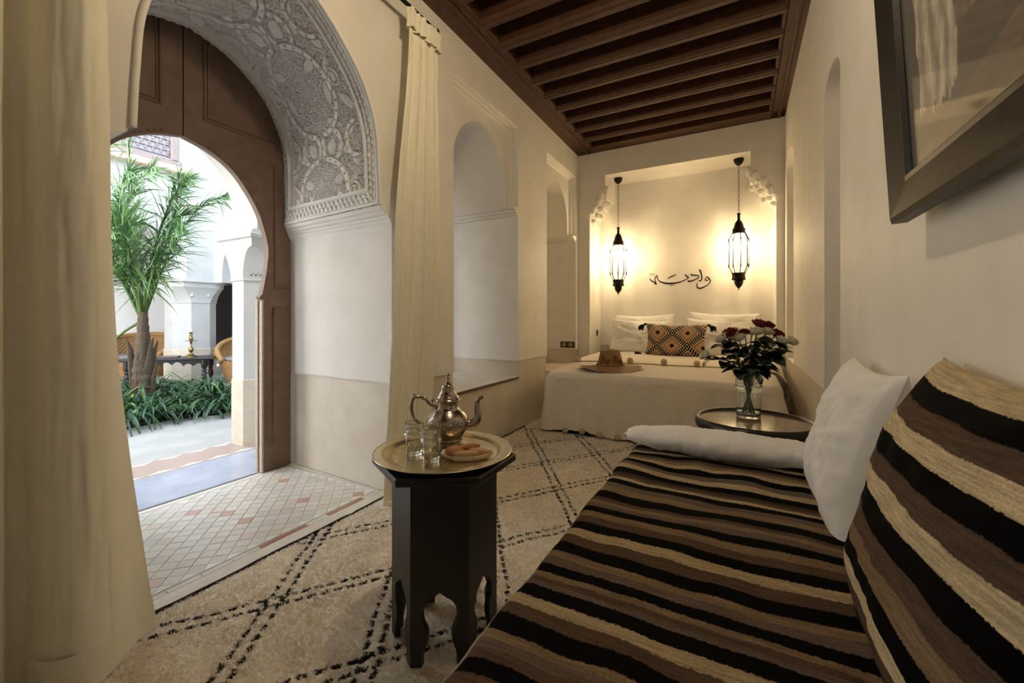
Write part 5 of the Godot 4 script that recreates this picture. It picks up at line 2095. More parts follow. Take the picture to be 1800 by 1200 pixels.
func bed_build():
	var bx0 := -1.60
	var bx1 := 0.285
	var bz := -3.52
	var o := thing("bed", "wide bed set into the alcove at the end of the room", "bed")
	var base := MB.new()
	base.box(V((bx0 + bx1) / 2, 0.15, -4.56), V(bx1 - bx0 - 0.10, 0.30, 1.95), 0.01)
	obj("base", base, M.black_wood, o)
	var mt := MB.new()
	mt.box(V((bx0 + bx1) / 2, 0.42, -4.56), V(bx1 - bx0 - 0.06, 0.23, 1.98), 0.05)
	obj("mattress", mt, M.white_cloth, o)
	# bedspread: flat top and a skirt that rolls over the edge and hangs in soft folds
	var sp := thing("bedspread", "plain cream cotton bedspread hanging to the rug over the foot of the bed", "bedspread")
	var b := MB.new()
	var rc := 0.12
	var per := []      # perimeter from the left back corner forward, across the front and back along the right side
	var nrm := []
	for k in 40:
		per.append(Vector2(bx0, lerpf(-5.56, bz - rc, k / 40.0))); nrm.append(Vector2(-1, 0))
	for k in 13:
		var a := PI - k / 12.0 * PI / 2
		per.append(Vector2(bx0 + rc + cos(a) * rc, bz - rc + sin(a) * rc)); nrm.append(Vector2(cos(a), sin(a)))
	for k in range(1, 90):
		per.append(Vector2(lerpf(bx0 + rc, bx1 - rc, k / 90.0), bz)); nrm.append(Vector2(0, 1))
	for k in 13:
		var a := PI / 2 - k / 12.0 * PI / 2
		per.append(Vector2(bx1 - rc + cos(a) * rc, bz - rc + sin(a) * rc)); nrm.append(Vector2(cos(a), sin(a)))
	for k in range(1, 41):
		per.append(Vector2(bx1, lerpf(bz - rc, -5.56, k / 40.0))); nrm.append(Vector2(1, 0))
	var P := per.size() - 1
	var hem := func(i):
		var x: float = per[i].x
		var front: float = nrm[i].y
		return 0.030 + 0.035 * exp(-pow((x + 1.25) / 0.16, 2.0)) * front + 0.018 * noise(i * 0.09, 3.0)
	var er := 0.065
	b.grid(func(u, w):
		var i: int = clampi(int(round(u * P)), 0, P)
		var p: Vector2 = per[i]
		var n: Vector2 = nrm[i]
		var q := p - n * er
		var top := bed_top(q.x, q.y)
		if w < 0.3:
			var a: float = w / 0.3 * PI / 2
			var s := p - n * er + n * er * sin(a)
			return V(s.x, top - er * (1.0 - cos(a)), s.y)
		var t: float = (w - 0.3) / 0.7
		var h: float = hem.call(i)
		var corner := absf(n.x * n.y) * 2.0
		var fold := 0.016 * noise(i * 0.11, t * 0.8, 9.0) + (0.05 + (0.10 if n.x > 0 else 0.0)) * corner * t + 0.018 * t + 0.006 * sin(i * 0.55) * t
		var room := 1.0 if n.y > 0.3 else 0.55
		var s := p + n * fold * room
		return V(s.x, lerpf(top - er, h, t), s.y), P, 36)
	b.grid(func(u, w):
		var x := lerpf(bx0 + er, bx1 - er, u)
		var z := lerpf(-5.57, bz - er, w)
		# follow the rounded front corners
		var ex := maxf(0.0, absf(x - (bx0 + bx1) / 2) - ((bx1 - bx0) / 2 - rc))
		var ez := maxf(0.0, z - (bz - rc))
		var l := Vector2(ex, ez).length()
		if l > rc - er:
			var k := (rc - er) / l
			x -= signf(x - (bx0 + bx1) / 2) * ex * (1.0 - k)
			z -= ez * (1.0 - k)
		return V(x, bed_top(x, z), z), 60, 60)
	obj("cloth", b, M.bed_cloth, sp)
	var poms := [pompom(1), pompom(2), pompom(3)]
	for k in 8:
		var x := -1.36 + 0.155 * k
		var m := inst("pompom", poms[k % 3], M.pompom, sp)
		var h := 0.03 + 0.035 * exp(-pow((x + 1.25) / 0.16, 2.0))
		m.transform = Transform3D(Basis().scaled(Vector3.ONE * 0.030), V(x, maxf(0.045, h - 0.005), bz + 0.030))
	# folded throw with pompoms along its front edge
	var th := thing("throw", "folded cream throw edged with pompoms across the upper half of the bed", "throw")
	var tb := MB.new()
	tb.grid(func(u, w):
		var x := lerpf(bx0 + 0.05, bx1 - 0.01, u)
		var z: float = lerpf(-5.50, -4.235 + 0.018 * noise(x * 2.0, 4.0), minf(1.0, w * 1.04))
		var y := bed_top(x, z) + 0.012 + 0.003 * noise(x * 5.0, z * 5.0)
		if w > 0.96:
			y -= 0.011 * (w - 0.96) / 0.04
		return V(x, y, z), 60, 50)
	# the right end hangs over the side in a loose point
	tb.grid(func(u, w):
		var z := lerpf(-4.95, -4.22, u)
		var d = 0.26 * w * (0.45 + 0.55 * u)
		var x = bx1 - 0.012 + 0.075 * sin(minf(w, 0.5) * PI) + 0.03 * w
		return V(minf(x, XR - 0.02), bed_top(bx1 - 0.02, z) + 0.013 - d + 0.01 * noise(z * 6.0, w * 3.0), z + 0.05 * w), 16, 10)
	obj("cloth", tb, M.bed_cloth, th)
	var cord := MB.new()
	var cp := []
	for k in 50:
		var x := lerpf(bx0 + 0.05, bx1 - 0.02, k / 49.0)
		var z := -4.235 + 0.018 * noise(x * 2.0, 4.0)
		cp.append(V(x, bed_top(x, z) + 0.006, z + 0.004))
	cord.tube(cp, 0.005, 6)
	obj("edge_cord", cord, M.pompom, th)
	for x in [-1.50, -0.955, -0.635, -0.345, -0.03]:
		var m := inst("pompom", poms[rng.randi() % 3], M.pompom, th)
		m.transform = Transform3D(Basis().scaled(Vector3.ONE * 0.036), V(x, bed_top(x, -4.23) + 0.034, -4.215))
	# four white pillows in two leaning rows
	var specs := [
		[V(-1.07, 0.845, -5.475), 0.74, 0.50, -0.20, "white pillow at the back left against the alcove wall"],
		[V(-0.175, 0.855, -5.475), 0.74, 0.52, -0.18, "white pillow at the back right against the alcove wall"],
		[V(-1.085, 0.805, -5.275), 0.74, 0.46, -0.34, "white pillow in the front row, left of the patterned cushion"],
		[V(-0.19, 0.805, -5.275), 0.74, 0.47, -0.34, "white pillow in the front row, right, half hidden by the bouquet"],
	]
	for k in 4:
		var s: Array = specs[k]
		var p := thing("pillow", s[4], "pillow", s[0], 0.0, "white pillows on the bed")
		p.rotation = V(s[3], 0.03 * (k - 1.5), [0.02, -0.03, -0.03, -0.05][k])
		obj("cover", pillow(s[1], s[2], 0.17, 0.018, 10.0 + k * 3.7), M.white_cloth, p)
	patterned_cushion()
	hat()

func patterned_cushion():
	var W := 440
	var H := 240
	var data := PackedByteArray()
	data.resize(W * H * 3)
	var tan := Color(0.78, 0.635, 0.48)
	var pale := Color(0.88, 0.79, 0.67)
	var red := Color(0.42, 0.15, 0.09)
	var bk := Color(0.05, 0.045, 0.06)
	for y in H:
		for x in W:
			# lozenge lattice
			var px := (float(x) / W * 720.0 - 140.0) / 187.5
			var py := (float(y) / H * 375.0 - 112.0) / 158.0
			var best := 9.0
			var bx := 0.0
			var by := 0.0
			for i in range(-2, 6):
				for j in range(-2, 4):
					if posmod(i + j, 2) == 0:
						var d := absf(px - i) + absf(py - j)
						if d < best:
							best = d
							bx = px - i
							by = py - j
			var c := tan
			if best < 0.17:
				c = bk
			elif best < 0.53:
				c = tan
			elif best < 0.60:
				c = red
			elif best < 0.68:
				c = pale
			else:
				# comb of short strokes across the band between lozenges
				var t := fposmod((absf(bx) - absf(by)) * 4.6, 1.0)
				if best > 0.93:
					c = bk if t > 0.25 else pale
				else:
					c = bk if t > 0.42 else pale
			var s := 1.0 + 0.08 * noise(x * 0.7, y * 0.7)
			var q := (y * W + x) * 3
			data[q] = clampi(int(c.r * s * 255), 0, 255)
			data[q + 1] = clampi(int(c.g * s * 255), 0, 255)
			data[q + 2] = clampi(int(c.b * s * 255), 0, 255)
	var m := mat(Color.WHITE, 0.95)
	m.albedo_texture = ImageTexture.create_from_image(Image.create_from_data(W, H, false, Image.FORMAT_RGB8, data))
	var o := thing("patterned_cushion", "oblong cushion woven with black and rust lozenges, tassels at its corners, on the bed", "cushion", V(-0.632, 0.795, -4.985))
	o.rotation = V(-0.28, 0.02, -0.015)
	obj("cover", pillow(0.66, 0.385, 0.15, 0.006, 2.0), m, o)
	for sx in [-1, 1]:
		for sy in [-1, 1]:
			var t := MB.new()
			t.tube([V(sx * 0.325, sy * 0.185, 0), V(sx * 0.345, sy * 0.185 - 0.008, 0.004)], [0.012, 0.016], 10)
			var r := RandomNumberGenerator.new()
			r.seed = 5 + sx + 3 * sy
			for k in 46:
				var dx = sx * r.randf_range(0.015, 0.075)
				var dy := -r.randf_range(0.02, 0.075) if sy > 0 else r.randf_range(-0.002, 0.035)
				if sy < 0:
					dx *= 1.35
				var a := V(sx * 0.34, sy * 0.18 - 0.005, r.randf_range(-0.012, 0.016))
				t.tube([a, a + V(dx * 0.6, dy * 0.35, r.randf_range(0.0, 0.015)), a + V(dx, dy, r.randf_range(0.0, 0.02))], [0.004, 0.0045, 0.003], 4)
			obj("tassel", t, M.black_cloth, o)

func hat():
	var o := thing("straw_hat", "wide-brimmed straw hat with red embroidered lettering lying on the bed", "hat", V(-1.055, 0.585, -3.845), PSI)
	var b := MB.new()
	b.grid(func(u, w):
		var a: float = u * TAU
		var p: Vector2
		# from brim edge inwards, up the crown, over the top with a pinch
		if w < 0.45:
			var t = w / 0.45
			var r := lerpf(0.268, 0.118, t)
			var y = 0.010 + 0.016 * t * t + 0.020 * cos(a * 2.0) * (1.0 - t) * 0.9 - 0.010 * (1.0 - t)
			p = Vector2(r, y)
		elif w < 0.85:
			var t = (w - 0.45) / 0.40
			p = Vector2(lerpf(0.118, 0.082, pow(t, 0.8)), 0.026 + 0.135 * t)
		else:
			var t = (w - 0.85) / 0.15
			p = Vector2(0.082 * sqrt(maxf(0.0, 1.0 - t * t)), 0.161 + 0.016 * sin(t * PI * 0.5) - 0.022 * t * absf(cos(a)))
		var weave := 0.0006 * sin(a * 120.0) * sin(w * 260.0)
		return V(cos(a) * (p.x * 1.06 + weave), p.y + weave, sin(a) * p.x * 0.94), 120, 110, true)
	obj("straw", b, M.straw, o)
	var band := MB.new()
	var bp := []
	for k in 49:
		var a := TAU * k / 48
		bp.append(V(cos(a) * 0.126, 0.033, sin(a) * 0.112))
	band.tube(bp, 0.004, 6, false)
	obj("plaited_band", band, M.straw, o)
	# stitched letters: strokes in (x, y), 0..1 high, wrapped on the front of the crown
	var glyphs := {
		"D": [[[0.05, 0], [0.05, 1]], [[-0.05, 1], [0.35, 0.95], [0.55, 0.5], [0.35, 0.05], [-0.05, 0.0]]],
		"a": [[[0.4, 0.5], [0.15, 0.5], [0.02, 0.25], [0.15, 0.02], [0.38, 0.1], [0.42, 0.5]], [[0.42, 0.5], [0.44, 0.0], [0.55, 0.02]]],
		"r": [[[0.05, 0.5], [0.08, 0.0]], [[0.08, 0.3], [0.22, 0.5], [0.38, 0.46]]],
		"A": [[[0.0, 0], [0.3, 1.0], [0.6, 0]], [[0.12, 0.4], [0.5, 0.4]]],
		"l": [[[0.1, 1.0], [0.1, 0.05], [0.2, 0.0]]],
		"i": [[[0.08, 0.5], [0.1, 0.0]], [[0.07, 0.68], [0.09, 0.72]]],
	}
	var x := -0.098
	var th := MB.new()
	for ch in ["D", "a", "r", " ", "A", "l", "i", "a"]:
		if ch == " ":
			x += 0.014
			continue
		var hgt := 0.072
		for st in glyphs[ch]:
			var pts := []
			for q in st:
				var y: float = 0.045 + q[1] * hgt
				var t: float = (y - 0.026) / 0.135
				var r := lerpf(0.118, 0.082, pow(clampf(t, 0, 1), 0.8)) + 0.0015
				var a: float = PI / 2 - (x + q[0] * 0.046) / 0.098
				pts.append(V(cos(a) * r * 1.06, y, sin(a) * r * 0.94))
			th.tube(spline3(pts, 14), 0.0036, 6)
		x += {"D": 0.036, "a": 0.030, "r": 0.025, "A": 0.036, "l": 0.015, "i": 0.013}[ch]
	obj("lettering", th, M.thread_red, o)

# ------------------------------------------------------------------ lanterns
func lanterns():
	var n := 8
	var make := func(at: Vector3, top: float, label: String):
		var o := thing("lantern", label, "lantern", at, 0.2, "hanging lanterns in the bed alcove")
		var metal := MB.new()
		metal.lathe([Vector2(0.0, 0.0), Vector2(0.006, 0.012), Vector2(0.004, 0.022), Vector2(0.016, 0.036), Vector2(0.036, 0.062), Vector2(0.046, 0.092), Vector2(0.048, 0.108), Vector2(0.040, 0.112)], 8)
		obj("finial", metal, M.iron, o)
		var band := MB.new()
		band.lathe([Vector2(0.040, 0.110), Vector2(0.060, 0.118), Vector2(0.072, 0.124), Vector2(0.073, 0.138), Vector2(0.067, 0.142), Vector2(0.068, 0.186), Vector2(0.075, 0.192), Vector2(0.074, 0.200), Vector2(0.060, 0.203)], 8)
		obj("lower_band", band, M.iron, o)
		var cap := MB.new()
		cap.lathe([Vector2(0.050, 0.632), Vector2(0.072, 0.635), Vector2(0.075, 0.645), Vector2(0.066, 0.652), Vector2(0.063, 0.672), Vector2(0.070, 0.678), Vector2(0.060, 0.692), Vector2(0.050, 0.712), Vector2(0.044, 0.742), Vector2(0.034, 0.768), Vector2(0.018, 0.785), Vector2(0.014, 0.800), Vector2(0.014, 0.850), Vector2(0.020, 0.855), Vector2(0.019, 0.866), Vector2(0.006, 0.870)], 16)
		obj("cap", cap, M.iron, o)
		# ribs, petals and panes
		var prof := [[0.066, 0.200], [0.098, 0.268], [0.098, 0.575], [0.068, 0.640]]
		for k in n:
			var a := TAU * k / n
			var d := V(cos(a), 0, sin(a))
			var rb := MB.new()
			var path := []
			for q in prof:
				path.append(d * q[0] + V(0, q[1], 0))
			rb.tube(path, 0.0055, 6)
			for e in [[0.262, 0.300, 1.0], [0.580, 0.545, 1.0]]:
				rb.tube([d * 0.099 + V(0, e[0], 0), d * 0.103 + V(0, e[1], 0)], [0.011, 0.003], 6)
			obj("rib", rb, M.iron, o)
			var a2 := TAU * (k + 1) / n
			var d2 := V(cos(a2), 0, sin(a2))
			var pn := MB.new()
			for q in 3:
				var i0: Array = prof[q]
				var i1: Array = prof[q + 1]
				pn.quad(d * i0[0] * 0.985 + V(0, i0[1], 0), d2 * i0[0] * 0.985 + V(0, i0[1], 0), d2 * i1[0] * 0.985 + V(0, i1[1], 0), d * i1[0] * 0.985 + V(0, i1[1], 0))
			obj("pane", pn, M.lantern_glass, o)
		# chain and ceiling cup
		var ch := MB.new()
		var y := 0.872
		var L := 0.034
		var end := top - at.y - 0.12
		var q := 0
		while y < end:
			var pts := []
			for i in 13:
				var a := TAU * i / 12.0
				var side := V(0, 0, 1) if q % 2 else V(1, 0, 0)
				pts.append(V(0, y + L * 0.5 + sin(a) * L * 0.62, 0) + side * cos(a) * 0.0085)
			ch.tube(pts, 0.0020, 5, false)
			y += L
			q += 1
		ch.tube([V(0, y, 0), V(0, top - at.y - 0.05, 0)], 0.004, 6)
		obj("chain", ch, M.iron, o)
		var cup := MB.new()
		var t := top - at.y
		cup.lathe([Vector2(0.006, t - 0.072), Vector2(0.022, t - 0.066), Vector2(0.042, t - 0.044), Vector2(0.052, t - 0.016), Vector2(0.053, t - 0.002), Vector2(0.0, t - 0.001)], 24)
		obj("ceiling_cup", cup, M.iron, o)
		var bb := MB.new()
		var pr := []
		for i in 13:
			var a := PI * (i / 12.0 - 0.5)
			pr.append(Vector2(cos(a) * 0.034, 0.510 + sin(a) * 0.075))
		bb.lathe(pr, 20)
		obj("bulb", bb, M.bulb, o)
		var li := OmniLight3D.new()
		li.name = "bulb_light"
		li.position = V(0, 0.515, 0)
		li.light_color = Color(1.0, 0.885, 0.69)
		li.light_energy = 0.34
		li.light_size = 0.03
		li.omni_range = 12.0
		li.omni_attenuation = 2.0
		li.shadow_enabled = true
		o.add_child(li)
		return o
	make.call(V(-1.356, 1.331, -5.32), 2.822, "tall iron and glass lantern hanging at the left of the bed alcove")
	make.call(V(-0.008, 1.350, -5.32), 2.822, "tall iron and glass lantern hanging at the right of the bed alcove")
	# the room's own pendant, above the picture's upper edge: it throws the shadows of rod, curtain and picture frame
	var p := thing("pendant_lamp", "small frosted glass globe pendant on a short rod under the beamed ceiling", "pendant lamp", V(-0.62, 2.70, -1.25))
	var g := MB.new()
	var pr := []
	for i in 17:
		var a := PI * (i / 16.0 - 0.5)
		pr.append(Vector2(cos(a) * 0.075, sin(a) * 0.075))
	g.lathe(pr, 28)
	obj("globe_bulb", g, M.bulb, p)
	var s := MB.new()
	s.tube([V(0, 0.07, 0), V(0, 0.40, 0)], 0.008, 8)
	s.lathe([Vector2(0.0, 0.068), Vector2(0.030, 0.068), Vector2(0.030, 0.085), Vector2(0.0, 0.09)], 16)
	obj("rod", s, M.iron, p)
	var li := OmniLight3D.new()
	li.name = "globe_light"
	li.light_color = Color(1.0, 0.90, 0.735)
	li.light_energy = 0.42
	li.light_size = 0.05
	li.omni_range = 12.0
	li.omni_attenuation = 2.0
	li.shadow_enabled = true
	p.add_child(li)

# ------------------------------------------------------------------ lettering, sockets
func small_fixtures():
	# painted calligraphy on the alcove wall
	var strokes := [
		[[1538, 380, 6], [1560, 375, 12], [1600, 395, 14], [1590, 455, 12], [1555, 462, 16], [1530, 440, 16], [1545, 400, 12], [1580, 372, 10], [1610, 400, 13], [1640, 450, 16], [1640, 500, 14], [1590, 560, 14], [1500, 615, 18], [1420, 643, 24], [1365, 635, 22], [1338, 595, 16], [1342, 530, 8], [1352, 490, 3]],
		[[1400, 180, 12], [1410, 215, 24], [1432, 290, 22], [1448, 370, 18], [1445, 430, 16], [1415, 465, 18], [1385, 455, 14], [1368, 425, 5]],
		[[1215, 275, 5], [1198, 300, 16], [1225, 315, 22], [1300, 325, 20], [1360, 335, 18], [1380, 360, 16], [1350, 395, 16], [1260, 440, 18], [1180, 462, 24], [1135, 462, 24], [1118, 440, 12]],
		[[1070, 280, 5], [1060, 310, 16], [1085, 335, 20], [1120, 355, 22], [1125, 380, 16], [1080, 412, 14], [960, 465, 18], [840, 490, 24], [720, 500, 28], [600, 495, 30], [500, 470, 26], [430, 440, 20], [385, 395, 14], [365, 340, 11], [352, 285, 16], [325, 305, 10], [302, 350, 12], [302, 410, 14], [322, 460, 16], [328, 505, 26], [300, 470, 22], [230, 425, 22], [182, 385, 16], [163, 345, 8]],
		[[630, 390, 3], [650, 362, 14], [730, 325, 20], [800, 298, 14], [845, 268, 3]],
	]
	var o := thing("wall_lettering", "dark Arabic calligraphy painted on the alcove wall between the lanterns", "lettering")
	var conv := func(X: float, Y: float) -> Vector3:
		return V(lerpf(-1.024, -0.308, (X - 160.0) / 1490.0), 1.642 - (Y - 180.0) / 460.0 * 0.231 + 0.0 * X, -5.5985)
	for st in strokes:
		var pts := []
		var wd := []
		for q in st:
			pts.append(conv.call(q[0], q[1]))
			wd.append(q[2] * 0.00048 * 0.85)
		var fine := spline3(pts, (pts.size() - 1) * 6)
		var m := MB.new()
		var n := fine.size()
		for k in n:
			var t := float(k) / (n - 1) * (pts.size() - 1)
			var i := mini(int(t), pts.size() - 2)
			var w: float = lerpf(wd[i], wd[i + 1], t - i)
			var d: Vector3 = (fine[mini(k + 1, n - 1)] - fine[maxi(k - 1, 0)]).normalized()
			var s := V(-d.y, d.x, 0) * maxf(w, 0.0012)
			m.vert(fine[k] + s); m.vert(fine[k] - s)
			m.vert(fine[k] + s + V(0, 0, 0.0012)); m.vert(fine[k] - s + V(0, 0, 0.0012))
		for k in n - 1:
			var a := k * 4
			var c := a + 4
			m.tri(a + 2, c + 2, c + 3); m.tri(a + 2, c + 3, a + 3)
			m.tri(a, c, c + 2); m.tri(a, c + 2, a + 2)
			m.tri(a + 1, a + 3, c + 3); m.tri(a + 1, c + 3, c + 1)
		obj("stroke", m, M.ink, o)
	for q in [[200, 250], [256, 248], [712, 555], [766, 552]]:
		var m := MB.new()
		m.box(conv.call(q[0], q[1]), V(0.0135, 0.0135, 0.0016), 0.0, Basis(V(0, 0, 1), PI / 4))
		obj("dot", m, M.ink, o)
	# double socket in the far bay and a switch in the alcove
	var s := thing("socket", "bronze double power socket low in the far wall bay", "socket", V(-1.93, 0.705, -5.028))
	var pl := MB.new()
	pl.box(Vector3.ZERO, V(0.195, 0.078, 0.010), 0.003)
	obj("plate", pl, M.bronze_plate, s)
	for k in [-1, 1]:
		var c := MB.new()
		c.lathe([Vector2(0.0, 0.0), Vector2(0.026, 0.0), Vector2(0.027, 0.003), Vector2(0.020, 0.004), Vector2(0.019, 0.0015), Vector2(0.0, 0.001)], 20, V(k * 0.045, 0, 0.005), Basis(V(1, 0, 0), PI / 2))
		obj("outlet", c, mat(Color(0.62, 0.56, 0.48), 0.5), s)
	var w := thing("light_switch", "small bronze light switch on the left cheek of the bed alcove", "switch", V(-1.660, 0.85, -5.41))
	var sp := MB.new()
	sp.box(Vector3.ZERO, V(0.012, 0.080, 0.045), 0.003)
	obj("plate", sp, M.bronze_plate, w)
	var tg := MB.new()
	tg.box(V(0.010, 0.0, 0), V(0.012, 0.028, 0.012), 0.003)
	obj("toggle", tg, M.dark_inset, w)

# ------------------------------------------------------------------ courtyard things
func courtyard_things():
	planting()
	palm()
	for a in [[V(-9.68, -0.02, -3.50), 1.0, "round wicker tub chair behind the palm and the dark table"], [V(-7.50, -0.02, -4.28), 0.6, "round wicker tub chair partly hidden by the near white pillar"]]:
		wicker_chair(a[0], a[1], a[2])
	low_table()
	# flat black sandals left on the paving
	for k in 2:
		var s := thing("sandal", ["black sandal on the paving by the plants", "second black sandal, further from the plants"][k], "sandal", V(-6.76 + 0.05 * k, -0.02, -2.93 - 0.12 * k), 0.5 + 0.2 * k, "sandals on the courtyard floor")
		var b := MB.new()
		b.grid(func(u, w):
			var a: float = u * TAU
			var r := 0.5 + 0.5 * cos(a) * 0.1
			return V(cos(a) * 0.14, 0.004 + 0.022 * w, sin(a) * 0.050 * (1.0 + 0.2 * cos(a))), 24, 1, true)
		b.grid(func(u, w):
			var a: float = u * TAU
			return V(cos(a) * 0.14 * w, 0.026, sin(a) * 0.050 * (1.0 + 0.2 * cos(a)) * w), 24, 2, true)
		obj("sole", b, M.black_cloth, s)
		var st := MB.new()
		st.tube([V(0.03, 0.02, -0.05), V(0.04, 0.055, -0.02), V(0.04, 0.055, 0.02), V(0.03, 0.02, 0.05)], 0.012, 6)
		obj("strap", st, M.black_cloth, s)

func blade(b: MB, root: Vector3, dirv: Vector3, L: float, W: float, droop: float, lift: float, col: Color, seg := 7):
	# arching strap leaf with a shallow keel
	var flat := V(dirv.x, 0, dirv.z).normalized()
	var side := V(-flat.z, 0, flat.x)
	var s := b.v.size()
	for k in seg + 1:
		var t := float(k) / seg
		var p := root + flat * (L * (t * 0.85 - 0.12 * t * t)) + V(0, L * (lift * t - droop * t * t), 0)
		var w := W * pow(sin(PI * (0.12 + 0.88 * pow(1.0 - t, 0.9))), 0.7) if t < 0.999 else 0.0005
		b.col = col * (0.9 + 0.25 * t)
		b.vert(p - side * w); b.vert(p - V(0, w * 0.35, 0)); b.vert(p + side * w)
	for k in seg:
		var a := s + k * 3
		b.tri(a, a + 1, a + 4); b.tri(a, a + 4, a + 3)
		b.tri(a + 1, a + 2, a + 5); b.tri(a + 1, a + 5, a + 4)

func planting():
	var bed := MB.new()
	bed.prism(PackedVector2Array([Vector2(-5.22, -1.2), Vector2(-5.16, -1.75), Vector2(-5.22, -2.15), Vector2(-5.02, -2.50), Vector2(-5.3, -2.95), Vector2(-6.3, -3.15), Vector2(-7.1, -2.9), Vector2(-7.3, -1.6), Vector2(-6.8, -0.8), Vector2(-5.6, -0.7)]), func(p, s): return V(p.x, 0.0 if s == 0 else -0.05, p.y))
	tag(obj("planting_bed", bed, M.soil), "dark soil of the planting bed under the palm", "planting bed")
	var r := RandomNumberGenerator.new()
	r.seed = 91
	var meshes := []
	for k in 4:
		var b := MB.new()
		for i in 46:
			var a := r.randf() * TAU
			var g := r.randf()
			var col := Color(0.012, 0.042, 0.016).lerp(Color(0.042, 0.115, 0.03), g * g)
			if r.randf() > 0.95:
				col = Color(0.13, 0.24, 0.05)
			blade(b, V(cos(a) * 0.05, 0.0, sin(a) * 0.05), V(cos(a), 0, sin(a)), r.randf_range(0.38, 0.72), r.randf_range(0.008, 0.0145), r.randf_range(0.75, 1.25), r.randf_range(0.85, 1.35), col)
		meshes.append(b.done(true))
	var pts := []
	for i in 8:
		for j in 8:
			var x := -5.30 - 0.27 * i + r.randf_range(-0.08, 0.08)
			var z := -1.15 - 0.26 * j + r.randf_range(-0.08, 0.08)
			if z < -2.95 + 0.25 * absf(x + 6.1) - 0.1 or (i == 0 and j > 6):
				continue
			if Vector2(x + 6.28, z + 2.28).length() < 0.17:
				continue
			pts.append(V(x, 0.0, z))
	for p in [V(-5.02, 0, -2.42), V(-5.10, 0, -2.66), V(-5.28, 0, -2.86), V(-5.20, 0, -1.95)]:
		pts.append(p)
	for k in pts.size():
		var o := inst("strap_leaf_plant", meshes[k % 4], M.leaf)
		o.position = pts[k]
		o.rotation.y = r.randf() * TAU
		o.scale = Vector3.ONE * r.randf_range(0.72, 1.0)
		tag(o, "dark green clump of arching strap leaves in the bed round the palm", "plant", "strap-leaved plants round the palm")

